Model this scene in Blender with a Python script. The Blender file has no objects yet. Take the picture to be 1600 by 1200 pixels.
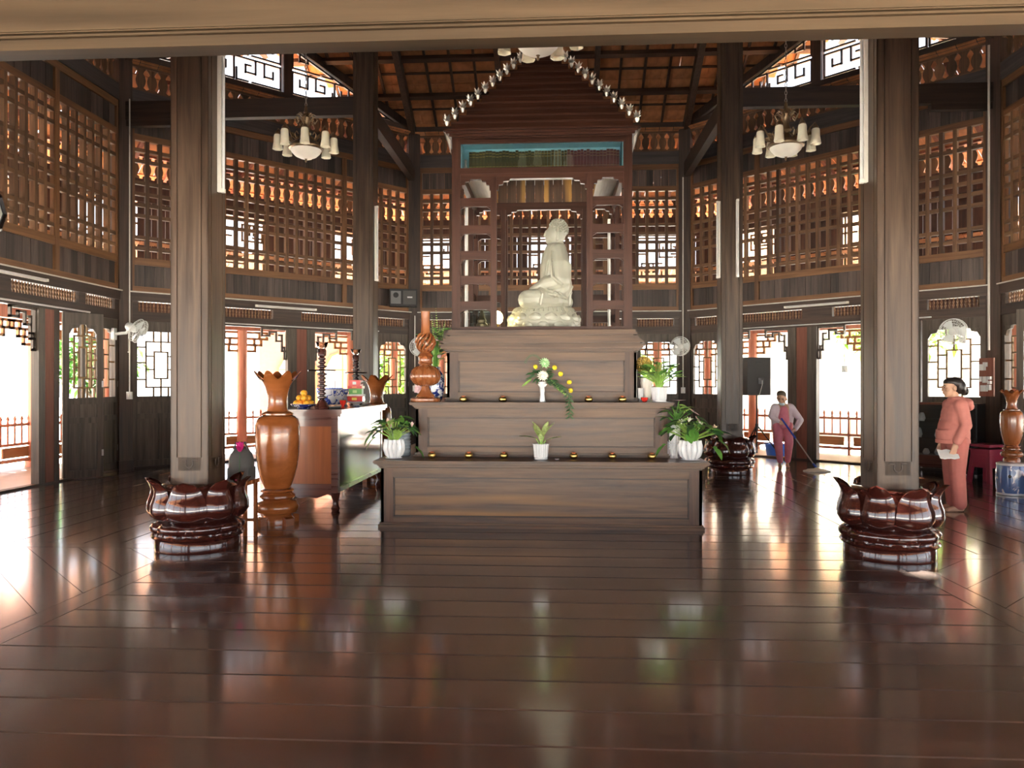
import bpy, bmesh, math, random
import numpy as np
from mathutils import Matrix, Vector, Euler
random.seed(7)
sc = bpy.context.scene
C = sc.collection
PI = math.pi
# ------------------------------------------------------------------ camera
cam_d = bpy.data.cameras.new('camera'); cam = bpy.data.objects.new('camera', cam_d); C.objects.link(cam)
cam.location = (0.2, -10.0, 1.5); cam.rotation_euler = (PI/2, 0, math.radians(3.35))
cam_d.sensor_width = 36.0; cam_d.lens = 27.0; cam_d.clip_end = 400
sc.camera = cam
# ------------------------------------------------------------------ sky, sun, exposure
SKY = 1.0; SUN = 8.0
w = bpy.data.worlds.new('sky'); sc.world = w; w.use_nodes = True
nt = w.node_tree; nt.nodes.clear()
sky = nt.nodes.new('ShaderNodeTexSky'); sky.sky_type = 'HOSEK_WILKIE'; sky.turbidity = 3.2; sky.ground_albedo = 0.5
sky.sun_direction = Vector((-0.25, 0.30, 0.92)).normalized()
hs = nt.nodes.new('ShaderNodeHueSaturation'); hs.inputs['Saturation'].default_value = 0.28
bg = nt.nodes.new('ShaderNodeBackground'); bg.inputs['Strength'].default_value = SKY
wo = nt.nodes.new('ShaderNodeOutputWorld')
nt.links.new(sky.outputs[0], hs.inputs['Color']); nt.links.new(hs.outputs[0], bg.inputs['Color']); nt.links.new(bg.outputs[0], wo.inputs['Surface'])
sd = bpy.data.lights.new('sun_offscreen', 'SUN'); sd.energy = SUN; sd.angle = math.radians(1.0); sd.color = (1.0, .95, .86)
so = bpy.data.objects.new('sun_offscreen', sd); C.objects.link(so)
so.rotation_euler = Vector((-0.25, 0.30, 0.92)).to_track_quat('Z', 'Y').to_euler()
vs = sc.view_settings; vs.view_transform = 'Standard'; vs.look = 'None'; vs.gamma = 1.0; vs.use_curve_mapping = False
vs.exposure = 3.85
cy = sc.cycles
cy.use_denoising = True; cy.denoiser = 'OPENIMAGEDENOISE'; cy.max_bounces = 10; cy.diffuse_bounces = 6; cy.glossy_bounces = 4
cy.transmission_bounces = 8; cy.transparent_max_bounces = 12; cy.sample_clamp_indirect = 8.0; cy.caustics_reflective = False; cy.caustics_refractive = False

# ------------------------------------------------------------------ materials
MATS = {}
def _bsdf(name):
    m = bpy.data.materials.new(name); m.use_nodes = True
    n = m.node_tree; b = n.nodes['Principled BSDF']
    MATS[name] = m
    return m, n, b
def plain(name, col, rough=.5, metal=0.0, coat=0.0, var=0.06, scale=8, bump=0.0, spec=.5, emit=None, alpha=None, trans=0.0, ior=1.45, sss=0):
    m, n, b = _bsdf(name)
    tc = n.nodes.new('ShaderNodeTexCoord'); nz = n.nodes.new('ShaderNodeTexNoise'); nz.inputs['Scale'].default_value = scale; nz.inputs['Detail'].default_value = 4
    n.links.new(tc.outputs['Object'], nz.inputs['Vector'])
    mx = n.nodes.new('ShaderNodeMix'); mx.data_type = 'RGBA'
    c = np.array(col[:3]); lo = np.clip(c*(1-var*2.2), 0, 1); hi = np.clip(c*(1+var*2.2), 0, 1)
    mx.inputs[6].default_value = (*lo, 1); mx.inputs[7].default_value = (*hi, 1)
    n.links.new(nz.outputs[0], mx.inputs[0]); n.links.new(mx.outputs[2], b.inputs['Base Color'])
    b.inputs['Roughness'].default_value = rough; b.inputs['Metallic'].default_value = metal
    b.inputs['Coat Weight'].default_value = coat; b.inputs['Coat Roughness'].default_value = .08
    b.inputs['Specular IOR Level'].default_value = spec; b.inputs['IOR'].default_value = ior
    b.inputs['Transmission Weight'].default_value = trans
    if sss: b.inputs['Subsurface Weight'].default_value = sss; b.inputs['Subsurface Radius'].default_value = (.05, .04, .03); b.inputs['Subsurface Scale'].default_value = .5
    if emit: b.inputs['Emission Color'].default_value = (*emit[:3], 1); b.inputs['Emission Strength'].default_value = emit[3]
    if bump:
        bp = n.nodes.new('ShaderNodeBump'); bp.inputs['Strength'].default_value = bump; bp.inputs['Distance'].default_value = .02
        n.links.new(nz.outputs[0], bp.inputs['Height']); n.links.new(bp.outputs[0], b.inputs['Normal'])
    return m
def wood(name, c1, c2, rough=.45, grain='z', var=.3, coat=0.0, sc_=1.0, bump=.12, coatr=.1, streak=None, spec=.5, rvar=.12):
    m, n, b = _bsdf(name); L = n.links.new
    tc = n.nodes.new('ShaderNodeTexCoord'); oi = n.nodes.new('ShaderNodeObjectInfo')
    mp = n.nodes.new('ShaderNodeMapping')
    s = {'x': (.7, 14, 14), 'y': (14, .7, 14), 'z': (14, 14, .7)}[grain]
    mp.inputs['Scale'].default_value = tuple(v*sc_ for v in s)
    add = n.nodes.new('ShaderNodeVectorMath'); add.operation = 'ADD'
    sc3 = n.nodes.new('ShaderNodeVectorMath'); sc3.operation = 'SCALE'; sc3.inputs[3].default_value = 37.0
    cb = n.nodes.new('ShaderNodeCombineXYZ'); L(oi.outputs['Random'], cb.inputs[0]); L(oi.outputs['Random'], cb.inputs[1]); L(oi.outputs['Random'], cb.inputs[2])
    L(cb.outputs[0], sc3.inputs[0]); L(tc.outputs['Object'], mp.inputs[0]); L(mp.outputs[0], add.inputs[0]); L(sc3.outputs[0], add.inputs[1])
    nz = n.nodes.new('ShaderNodeTexNoise'); nz.inputs['Scale'].default_value = 1.4; nz.inputs['Detail'].default_value = 7; nz.inputs['Roughness'].default_value = .6; nz.inputs['Distortion'].default_value = .6
    L(add.outputs[0], nz.inputs['Vector'])
    cr = n.nodes.new('ShaderNodeValToRGB'); cr.color_ramp.elements[0].position = .32; cr.color_ramp.elements[1].position = .68
    cr.color_ramp.elements[0].color = (*c1, 1); cr.color_ramp.elements[1].color = (*c2, 1)
    L(nz.outputs[0], cr.inputs[0]); col = cr.outputs[0]
    if streak:   # pale sapwood patches with their own shape
        n2 = n.nodes.new('ShaderNodeTexNoise'); n2.inputs['Scale'].default_value = .22; n2.inputs['Detail'].default_value = 3; L(add.outputs[0], n2.inputs['Vector'])
        r2 = n.nodes.new('ShaderNodeValToRGB'); r2.color_ramp.elements[0].position = streak[3]; r2.color_ramp.elements[1].position = streak[3]+.05
        L(n2.outputs[0], r2.inputs[0])
        m2 = n.nodes.new('ShaderNodeMix'); m2.data_type = 'RGBA'; L(r2.outputs[0], m2.inputs[0]); L(col, m2.inputs[6]); m2.inputs[7].default_value = (*streak[:3], 1); col = m2.outputs[2]
    mr = n.nodes.new('ShaderNodeMapRange'); mr.inputs[3].default_value = 1-var; mr.inputs[4].default_value = 1+var; L(oi.outputs['Random'], mr.inputs[0])
    hv = n.nodes.new('ShaderNodeHueSaturation'); L(mr.outputs[0], hv.inputs['Value']); L(col, hv.inputs['Color']); L(hv.outputs[0], b.inputs['Base Color'])
    rr = n.nodes.new('ShaderNodeMapRange'); rr.inputs[3].default_value = max(.02, rough-rvar); rr.inputs[4].default_value = rough+rvar
    L(nz.outputs[0], rr.inputs[0]); L(rr.outputs[0], b.inputs['Roughness'])
    b.inputs['Coat Weight'].default_value = coat; b.inputs['Coat Roughness'].default_value = coatr; b.inputs['Specular IOR Level'].default_value = spec
    if bump:
        bp = n.nodes.new('ShaderNodeBump'); bp.inputs['Strength'].default_value = bump; bp.inputs['Distance'].default_value = .01
        L(nz.outputs[0], bp.inputs['Height']); L(bp.outputs[0], b.inputs['Normal'])
    return m
wood('darkwood', (.030, .018, .013), (.075, .045, .032), .5, 'z')
wood('darkwood_x', (.030, .018, .013), (.075, .045, .032), .5, 'x')
wood('beamgrey_x', (.045, .038, .038), (.10, .085, .08), .55, 'x')
wood('plankdark', (.035, .026, .024), (.10, .072, .06), .55, 'z', var=.55)
wood('frame_x', (.12, .055, .022), (.24, .115, .048), .5, 'x', var=.15)
wood('frame_z', (.11, .050, .020), (.22, .105, .044), .5, 'z', var=.15)
wood('bar_z', (.085, .042, .020), (.20, .105, .05), .55, 'z', var=.45)
wood('bar_x', (.085, .042, .020), (.20, .105, .05), .55, 'x', var=.2)
wood('column', (.032, .019, .012), (.090, .058, .038), .36, 'z', var=.08, sc_=.8, spec=.3)
wood('door', (.045, .034, .026), (.13, .10, .075), .5, 'z', var=.15)
wood('lattice_gold', (.16, .085, .03), (.28, .16, .06), .5, 'z', var=.1)
wood('panelbrown', (.045, .017, .010), (.10, .042, .024), .6, 'z', var=.35)
wood('redwood', (.17, .055, .035), (.26, .095, .06), .6, 'z', var=.1)
wood('veranda_wood', (.48, .17, .10), (.66, .28, .17), .6, 'z', var=.1)
wood('veranda_orange', (.34, .14, .045), (.46, .21, .075), .6, 'x', var=.1)
wood('floor', (.062, .047, .040), (.105, .083, .072), .20, 'x', var=.25, coat=1.0, coatr=.11, bump=.04, sc_=.35, rvar=.05)
wood('altar', (.046, .023, .012), (.150, .086, .048), .34, 'x', var=.08, sc_=.8, spec=.3)
wood('altar_panel', (.044, .023, .013), (.160, .094, .055), .32, 'x', var=.05, streak=(.24, .125, .048, .575), sc_=.8, spec=.3)
wood('altar_z', (.050, .024, .014), (.115, .060, .036), .36, 'z', var=.10, spec=.3)
wood('shrine', (.028, .0095, .0055), (.066, .025, .0145), .42, 'x', var=.12, spec=.25)
wood('shrine_z', (.028, .010, .006), (.066, .026, .0155), .42, 'z', var=.12, spec=.25)
wood('shrine_panel', (.05, .025, .013), (.12, .06, .03), .5, 'z', var=.3, streak=(.40, .21, .05, .56))
wood('frontbeam', (.018, .011, .006), (.078, .050, .027), .55, 'x', var=.02, sc_=.22, spec=.15)
wood('lotuswood', (.040, .0085, .006), (.055, .0115, .008), .16, 'z', var=.05, coat=1.0, coatr=.04, bump=0, rvar=.02)
wood('vasewood', (.22, .062, .014), (.34, .110, .030), .24, 'x', var=.04, coat=.5, sc_=.35, bump=.02)
wood('carvedwood', (.19, .055, .018), (.32, .11, .035), .26, 'z', var=.04, coat=.5, sc_=.5, bump=.03)
wood('cabinetwood', (.20, .055, .016), (.30, .090, .027), .32, 'z', var=.04, coat=.15, sc_=.6, spec=.3)
wood('cabinetdark', (.06, .018, .012), (.12, .034, .02), .3, 'x', var=.04, coat=.5)
wood('turned', (.035, .011, .009), (.075, .022, .016), .22, 'z', var=.05, coat=.8, bump=0)
wood('palewood', (.42, .38, .33), (.60, .55, .49), .6, 'y', var=.1)
plain('tile', (.42, .19, .085), .75, var=.28, scale=5, bump=.2)
plain('tile_out', (.58, .28, .14), .8, var=.2, scale=4)
plain('white', (.66, .66, .64), .35)
plain('cream', (.80, .78, .70), .5)
plain('conduit', (.62, .60, .54), .5)
plain('porcelain', (.66, .68, .70), .18, coat=.6, var=.02)
plain('porcelain_cream', (.82, .78, .70), .2, coat=.6, var=.02)
plain('marble', (.40, .40, .325), .3, coat=.2, var=.03, scale=3, sss=.1)
plain('marble_line', (.50, .49, .38), .4, var=.03)
plain('fanwhite', (.66, .68, .66), .4)
plain('fanblade', (.72, .76, .76), .3)
plain('black', (.012, .012, .013), .4)
plain('blackgloss', (.012, .010, .010), .12, coat=.6)
plain('charcoal', (.07, .068, .066), .7)
plain('speakerblack', (.022, .021, .021), .6)
plain('speakergrey', (.16, .16, .165), .5)
plain('steel', (.6, .6, .62), .3, metal=1.0)
plain('silver', (.55, .52, .46), .3, metal=.8)
plain('bronze', (.24, .17, .10), .35, metal=.8)
plain('brass', (.65, .45, .15), .3, metal=1.0)
plain('gold', (.75, .55, .12), .3, metal=.6)
plain('shade_glass', (.83, .79, .62), .35, var=.09, scale=9, sss=.1)
plain('bowl_glass', (.84, .82, .74), .35, var=.06, scale=6, sss=.1)
plain('red', (.62, .035, .025), .35, coat=.3)
plain('redglass', (.55, .03, .02), .08, coat=1.0)
plain('green', (.14, .42, .10), .4)
plain('leaf', (.10, .26, .045), .42, var=.3, scale=14)
plain('leaf_light', (.28, .46, .10), .4, var=.3, scale=30)
plain('leaf_dark', (.030, .085, .025), .45, var=.3, scale=14)
plain('aglaonema', (.40, .55, .20), .4, var=.45, scale=42)
plain('pinkflower', (.72, .50, .52), .5)
plain('peach', (.80, .55, .40), .5)
plain('palegreen', (.52, .80, .45), .5)
plain('whiteflower', (.90, .90, .78), .5)
plain('yellow', (.88, .66, .03), .5)
plain('ochre', (.42, .26, .05), .7, var=.4, scale=60)
plain('orange_fruit', (.82, .40, .03), .35, var=.1, coat=.2)
plain('orange_deep', (.84, .27, .02), .35, var=.1, coat=.2)
plain('skin', (.56, .33, .22), .5, var=.04)
plain('hair', (.018, .013, .011), .38)
plain('hair_brown', (.10, .085, .055), .5)
plain('coral', (.58, .215, .175), .8, var=.07, scale=16, bump=.1)
plain('coral_pants', (.50, .165, .135), .8, var=.07, scale=16, bump=.1)
plain('lilac', (.62, .54, .60), .8, var=.06, scale=16, bump=.1)
plain('rose', (.62, .20, .26), .8, var=.08, scale=16, bump=.1)
plain('maskblue', (.55, .72, .82), .7)
plain('magenta', (.62, .02, .20), .6)
plain('plasticpink', (.28, .022, .06), .4)
plain('blue', (.03, .14, .62), .4)
plain('jugblue', (.06, .20, .62), .3)
plain('mopblue', (.05, .10, .55), .4)
plain('veranda_floor', (.50, .56, .60), .4, var=.08)
plain('ground', (.72, .69, .64), .9, var=.06, scale=1.2)
plain('housewhite', (.80, .79, .74), .8)
plain('housepink', (.34, .15, .11), .8)
plain('shutter', (.42, .42, .36), .7)
plain('book_green', (.050, .046, .016), .55, var=.25, scale=18)
plain('book_gold', (.30, .24, .07), .5, var=.2)
plain('book_maroon', (.105, .034, .038), .5, var=.2, scale=18)
plain('reflectiongreen', (.80, .92, .86), .15, coat=1.0, var=.06, scale=3)  # bright mint reflection on the table glass, put into a base colour
plain('shelfblue', (.36, .70, .82), .6)
plain('candlewax', (.85, .25, .10), .5)
plain('glow', (1, .85, .5), .5, emit=(1.0, .78, .38, 2.2))
plain('tabletlabel', (.55, .75, .30), .5)
plain('soil', (.05, .035, .025), .9)
plain('glassblue', (.30, .36, .40), .08, coat=1.0)
def glass(name, col=(1, 1, 1), mixf=.12, rough=.02, gcol=(1, 1, 1)):
    m, n, b = _bsdf(name); n.nodes.remove(b); L = n.links.new
    t = n.nodes.new('ShaderNodeBsdfTransparent'); t.inputs[0].default_value = (*col, 1)
    g = n.nodes.new('ShaderNodeBsdfGlossy'); g.inputs['Roughness'].default_value = rough; g.inputs[0].default_value = (*gcol, 1)
    mx = n.nodes.new('ShaderNodeMixShader'); fr = n.nodes.new('ShaderNodeFresnel'); fr.inputs[0].default_value = 1.5
    ad = n.nodes.new('ShaderNodeMath'); ad.operation = 'ADD'; ad.inputs[1].default_value = mixf; ad.use_clamp = True
    L(fr.outputs[0], ad.inputs[0]); L(ad.outputs[0], mx.inputs[0]); L(t.outputs[0], mx.inputs[1]); L(g.outputs[0], mx.inputs[2])
    L(mx.outputs[0], n.nodes['Material Output'].inputs['Surface'])
    return m
glass('pane', (.93, .96, .95), .02)
glass('counterglass', (.60, .85, .75), .05, .10)
glass('clearplastic', (.90, .95, .95), .06)
def bluewhite(name, sc_=7.0, c2=(.03, .07, .38), thr=.5):
    m, n, b = _bsdf(name); L = n.links.new
    tc = n.nodes.new('ShaderNodeTexCoord'); nz = n.nodes.new('ShaderNodeTexNoise'); nz.inputs['Scale'].default_value = sc_; nz.inputs['Detail'].default_value = 3; nz.inputs['Distortion'].default_value = 1.2
    L(tc.outputs['Object'], nz.inputs['Vector'])
    cr = n.nodes.new('ShaderNodeValToRGB'); cr.color_ramp.elements[0].position = thr; cr.color_ramp.elements[1].position = thr+.05
    cr.color_ramp.elements[0].color = (.75, .78, .84, 1); cr.color_ramp.elements[1].color = (*c2, 1)
    L(nz.outputs[0], cr.inputs[0]); L(cr.outputs[0], b.inputs['Base Color']); b.inputs['Roughness'].default_value = .15; b.inputs['Coat Weight'].default_value = .6
    return m
bluewhite('bluewhite', 14); bluewhite('bluewhite_dark', 16, (.015, .03, .20), .44); bluewhite('bluestool', 9, (.12, .20, .42), .36)

# ------------------------------------------------------------------ mesh helpers
class MB:
    def __init__(s): s.v = []; s.f = []
    def add(s, vs, fs):
        o = len(s.v); s.v += [tuple(float(c) for c in p) for p in vs]; s.f += [tuple(i+o for i in q) for q in fs]; return s
    def box(s, cx, cy, cz, sx, sy, sz, M=None):
        vs = [Vector((cx+a*sx/2, cy+b*sy/2, cz+c*sz/2)) for a in (-1, 1) for b in (-1, 1) for c in (-1, 1)]
        if M: vs = [M @ p for p in vs]
        return s.add(vs, [(0, 1, 3, 2), (4, 6, 7, 5), (0, 4, 5, 1), (2, 3, 7, 6), (0, 2, 6, 4), (1, 5, 7, 3)])
    def rng(s, x0, x1, y0, y1, z0, z1, M=None):
        return s.box((x0+x1)/2, (y0+y1)/2, (z0+z1)/2, abs(x1-x0), abs(y1-y0), abs(z1-z0), M)
    def bar(s, p, q, wd, th, up=(0, 0, 1)):
        p = Vector(p); q = Vector(q); d = q-p; L = d.length; d.normalize(); up = Vector(up)
        if abs(d.dot(up)) > .99: up = Vector((0, 1, 0))
        x = d.cross(up).normalized(); z = x.cross(d).normalized()
        M = Matrix((x, d, z)).transposed().to_4x4(); M.translation = (p+q)/2
        return s.box(0, 0, 0, wd, L, th, M)
    def lathe(s, prof, n=24, c=(0, 0, 0), ruf=None, M=None, cap=True):
        vs = []; fs = []; k = len(prof)
        for i, (r, z) in enumerate(prof):
            for j in range(n):
                a = 2*PI*j/n; rr, zz = r, z
                if ruf: dr, dz = ruf(i, a); rr += dr; zz += dz
                vs.append(Vector((c[0]+rr*math.cos(a), c[1]+rr*math.sin(a), c[2]+zz)))
        for i in range(k-1):
            for j in range(n):
                fs.append((i*n+j, i*n+(j+1) % n, (i+1)*n+(j+1) % n, (i+1)*n+j))
        if cap:
            if prof[0][0] > 1e-4: fs.append(tuple(range(n-1, -1, -1)))
            if prof[-1][0] > 1e-4: fs.append(tuple((k-1)*n+j for j in range(n)))
        if M: vs = [M @ p for p in vs]
        return s.add(vs, fs)
    def tube(s, pts, rad, n=8):
        pts = [Vector(p) for p in pts]; k = len(pts)
        if not hasattr(rad, '__len__'): rad = [rad]*k
        vs = []; fs = []; ref = None
        for i, p in enumerate(pts):
            d = (pts[min(i+1, k-1)]-pts[max(i-1, 0)])
            d = d.normalized() if d.length > 1e-9 else Vector((0, 0, 1))
            if ref is None: ref = Vector((0, 0, 1)) if abs(d.z) < .9 else Vector((1, 0, 0))
            x = (ref-d*ref.dot(d)).normalized(); y = d.cross(x); ref = x
            for j in range(n):
                a = 2*PI*j/n; vs.append(p+(x*math.cos(a)+y*math.sin(a))*rad[i])
        for i in range(k-1):
            for j in range(n): fs.append((i*n+j, i*n+(j+1) % n, (i+1)*n+(j+1) % n, (i+1)*n+j))
        fs.append(tuple(range(n-1, -1, -1))); fs.append(tuple((k-1)*n+j for j in range(n)))
        return s.add(vs, fs)
    def ell(s, c, r, n=14, m=9, R=None):
        if not hasattr(r, '__len__'): r = (r, r, r)
        vs = []; fs = []
        M = R.to_matrix() if R else None
        for i in range(m+1):
            t = PI*i/m
            for j in range(n):
                a = 2*PI*j/n; p = Vector((r[0]*math.sin(t)*math.cos(a), r[1]*math.sin(t)*math.sin(a), -r[2]*math.cos(t)))
                if M: p = M @ p
                vs.append(p+Vector(c))
        for i in range(m):
            for j in range(n): fs.append((i*n+j, i*n+(j+1) % n, (i+1)*n+(j+1) % n, (i+1)*n+j))
        return s.add(vs, fs)
    def prism(s, poly, y0, y1, M=None):      # polygon in x,z extruded along y
        k = len(poly); vs = [Vector((x, y0, z)) for x, z in poly]+[Vector((x, y1, z)) for x, z in poly]
        fs = [tuple(range(k)), tuple(range(2*k-1, k-1, -1))]+[(i, i+k, (i+1) % k+k, (i+1) % k) for i in range(k)]
        if M: vs = [M @ p for p in vs]
        return s.add(vs, fs)
    def grid(s, pts, nu, nv, th=None):      # pts[v][u] surface, th: offset vectors for thickness
        vs = [Vector(p) for row in pts for p in row]; fs = []
        for i in range(nv-1):
            for j in range(nu-1): fs.append((i*nu+j, i*nu+j+1, (i+1)*nu+j+1, (i+1)*nu+j))
        if th is not None:
            n0 = len(vs); vs = vs+[Vector(p) for row in th for p in row]
            fs += [tuple(i+n0 for i in reversed(q)) for q in fs]
            b = [j for j in range(nu)]+[i*nu+nu-1 for i in range(1, nv)]+[(nv-1)*nu+j for j in range(nu-2, -1, -1)]+[i*nu for i in range(nv-2, 0, -1)]
            fs += [(b[i], b[i]+n0, b[(i+1) % len(b)]+n0, b[(i+1) % len(b)]) for i in range(len(b))]
        return s.add(vs, fs)
    def leaf(s, base, d, up, L, W, droop=.3, n=5, fold=.15):
        base = Vector(base); d = Vector(d).normalized(); up = Vector(up); side = d.cross(up)
        if side.length < 1e-3: side = d.cross(Vector((1, 0, 0)))
        side.normalize(); up = side.cross(d).normalized(); rows = []
        for i in range(n+1):
            t = i/n; c = base+d*(L*t)-Vector((0, 0, 1))*(droop*L*t*t)
            ww = W*.5*math.sin(PI*min(.999, (t*.93+.05)))**.8
            rows.append([c-side*ww+up*ww*fold*2, c, c+side*ww+up*ww*fold*2])
        return s.grid(rows, 3, n+1)
    def mesh(s, name, smooth=False):
        me = bpy.data.meshes.new(name); me.from_pydata(s.v, [], s.f); me.validate()
        bm = bmesh.new(); bm.from_mesh(me); bmesh.ops.recalc_face_normals(bm, faces=bm.faces); bm.to_mesh(me); bm.free()
        if smooth:
            me.polygons.foreach_set('use_smooth', [True]*len(me.polygons))
            try: me.set_sharp_from_angle(angle=math.radians(42))
            except Exception: pass
        me.update(); return me
    def build(s, name, mat, parent=None, smooth=False, loc=None, rotz=0, kind=None, label=None):
        me = s.mesh(name, smooth); me.materials.append(MATS[mat])
        return link(name, me, parent, loc, rotz, kind, label)
def link(name, me, parent=None, loc=None, rotz=0, kind=None, label=None, scale=None):
    o = bpy.data.objects.new(name, me); C.objects.link(o); o.parent = parent
    if loc is not None: o.location = loc
    if rotz: o.rotation_euler[2] = rotz
    if scale is not None: o.scale = scale
    if kind: o['kind'] = kind
    if label: o['label'] = label
    return o
def tag(o, label, cat, group=None):
    o['label'] = label; o['category'] = cat
    if group: o['group'] = group
    return o
def thing(name, label, cat, loc=(0, 0, 0), rotz=0, group=None):
    o = bpy.data.objects.new(name, None); C.objects.link(o); o.location = loc; o.rotation_euler[2] = rotz; o.empty_display_size = .1
    return tag(o, label, cat, group)
def struct(name, loc=(0, 0, 0), rotz=0):
    o = bpy.data.objects.new(name, None); C.objects.link(o); o.location = loc; o.rotation_euler[2] = rotz; o['kind'] = 'structure'; o.empty_display_size = .1
    return o
def children(o): return [c for c in bpy.data.objects if c.parent == o]
def copy_tree(o, parent=None, loc=None, rotz=None):
    c = o.copy(); C.objects.link(c); c.parent = parent
    if loc is not None: c.location = loc
    if rotz is not None: c.rotation_euler[2] = rotz
    for ch in children(o): copy_tree(ch, c)
    return c
_cache = {}
def cbox(sx, sy, sz, mat):
    k = ('box', round(sx, 4), round(sy, 4), round(sz, 4), mat)
    if k not in _cache:
        me = MB().box(0, 0, 0, sx, sy, sz).mesh('piece'); me.materials.append(MATS[mat]); _cache[k] = me
    return _cache[k]
def piece(name, x0, x1, y0, y1, z0, z1, mat, parent):
    return link(name, cbox(x1-x0, y1-y0, z1-z0, mat), parent, ((x0+x1)/2, (y0+y1)/2, (z0+z1)/2))
def obj_mesh(mb, mat, smooth=False, name='m'):
    me = mb.mesh(name, smooth); me.materials.append(MATS[mat]); return me

# ------------------------------------------------------------------ floor
A = 7.46; HS = 3.09; CX = 3.10           # octagon apothem, half side, column offset
floor = struct('floor')
mb = MB(); k8 = A/math.cos(PI/8)
mb.lathe([(k8+.02, -.10), (k8+.02, -.045)], 8)
rot = Matrix.Rotation(PI/8, 4, 'Z'); mb.v = [tuple(rot @ Vector(p)) for p in mb.v]
mb.build('subfloor', 'darkwood', floor)
def fpmesh(L, W):
    k = ('fp', round(L, 3), round(W, 3))
    if k not in _cache:
        c = .005; a = W/2
        m = MB(); m.add([(x, y, z) for x in (-L/2, L/2) for y, z in ((-a, -.021), (-a, .021-c), (-a+c, .021), (a-c, .021), (a, .021-c), (a, -.021))],
            [(0, 1, 7, 6), (1, 2, 8, 7), (2, 3, 9, 8), (3, 4, 10, 9), (4, 5, 11, 10), (5, 0, 6, 11), (0, 5, 4, 3, 2, 1), (6, 7, 8, 9, 10, 11)])
        _cache[k] = obj_mesh(m, 'floor')
    return _cache[k]
def fplank(L, W, loc, rotz):
    o = link('plank', fpmesh(L, W), floor, (loc[0], loc[1], -.021), rotz)
    t = random.uniform(-.0055, .0055); o.rotation_euler = (t, 0, rotz)
PW = .35; G = .006
n = 0; yy = -7.52
while yy < 7.40:
    W = min(PW, 7.46-yy); fplank(6.0, W-G, (0, yy+W/2), 0); yy += PW
for sx in (-1, 1):
    fplank(14.9, .2-G, (sx*3.1, 0), PI/2)
    xx = 3.2
    while xx < 7.44:
        W = min(PW, 7.46-xx); fplank(6.0, W-G, (sx*(xx+W/2), 0), PI/2); xx += PW
    for sy in (-1, 1): fplank(4.3, .2-G, (sx*5.35, sy*3.1), 0)
cq = math.sqrt(.5)
c0 = 6.4
while c0 < 10.5:
    c1 = min(c0+.49, 10.56)
    poly = [(3.2, c0-3.2+.006), (3.2, c1-3.2), (c1-3.2, 3.2), (c0-3.2+.006, 3.2)]
    poly = [((x-y)*cq, (x+y)*cq) for x, y in poly]            # local x runs along the hypotenuse
    m = MB(); k = 4
    m.add([(x, y, 0) for x, y in poly]+[(x, y, -.042) for x, y in poly], [(0, 1, 2, 3), (7, 6, 5, 4), (0, 4, 5, 1), (1, 5, 6, 2), (2, 6, 7, 3), (3, 7, 4, 0)])
    cme = obj_mesh(m, 'floor')
    for q in range(4): link('plank', cme, floor, (0, 0, random.uniform(-.001, 0)), -PI/4+q*PI/2)
    c0 += .49

# ------------------------------------------------------------------ corner posts and tie beams (trim)
tn = 0
def trim(mb, mat, smooth=False):
    global tn
    tn += 1; o = mb.build('trim_%d' % tn, mat, None, smooth); o['kind'] = 'structure'; return o
for k in range(8):
    a = PI/8+k*PI/4; x, y = k8*math.cos(a), k8*math.sin(a)
    if y < -7 and abs(x) < 4: zt = 7.36
    M = Matrix.Translation((x, y, 0)) @ Matrix.Rotation(a, 4, 'Z')
    m = MB(); m.rng(-.13, .13, -.13, .13, 0, 7.36, M); m.rng(-.15, .15, -.15, .15, 0, .16, M); trim(m, 'darkwood')
for sx in (-1, 1):
    for sy in (-1, 1):
        m = MB(); m.rng(min(sx*CX, sx*A), max(sx*CX, sx*A), sy*CX-.07, sy*CX+.07, 6.13, 6.45); m.rng(min(sx*(A-1.1), sx*A), max(sx*(A-1.1), sx*A), sy*CX-.06, sy*CX+.06, 6.02, 6.14); trim(m, 'darkwood_x')
        m = MB(); m.rng(sx*CX-.07, sx*CX+.07, min(sy*CX, sy*A), max(sy*CX, sy*A), 6.13, 6.45); trim(m, 'darkwood')
    m = MB(); m.rng(sx*CX-.09, sx*CX+.09, -CX, CX, 9.05, 9.4); trim(m, 'darkwood')
    m = MB(); m.rng(-CX, CX, sx*CX-.09, sx*CX+.09, 9.05, 9.4); trim(m, 'darkwood_x')
# header beam of the entrance the camera looks through
m = MB(); m.rng(-3.0, 3.0, -7.50, -7.42, 2.63, 3.13); m.rng(-3.0, 3.0, -7.515, -7.50, 2.665, 2.672); m.rng(-3.0, 3.0, -7.515, -7.50, 2.68, 3.13); m.rng(-3.0, 3.0, -7.52, -7.51, 2.684, 2.690)
trim(m, 'frontbeam')

# ------------------------------------------------------------------ columns on lotus pedestals
def petal_mesh(prof, half, tipn, n_u=9, thick=.018, taper=.5, fl=0.0, ed=.035):
    """one petal: prof = [(r,z)...], half angle, taper start 0..1"""
    P = []; T = []
    nv = 15
    pr = np.array(prof); tt = np.linspace(0, 1, len(pr))
    for i in range(nv):
        t = i/(nv-1); r = np.interp(t, tt, pr[:, 0]); z = np.interp(t, tt, pr[:, 1])
        w_ = half if t < taper else half*math.sqrt(max(0.0, 1-((t-taper)/(1-taper))**tipn))
        w_ = max(w_, .004); row = []; th = []
        for j in range(n_u):
            u = -1+2*j/(n_u-1); a = u*w_
            bulge = -ed*(u*u)*(1-.5*t) * (1 if t > .05 else 0)+fl*(1-u*u)
            rr = r+bulge; row.append((rr*math.cos(a), rr*math.sin(a), z)); th.append(((rr-thick)*math.cos(a), (rr-thick)*math.sin(a), z))
        P.append(row); T.append(th)
    m = MB(); m.grid(P, n_u, nv, T); return m
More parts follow.
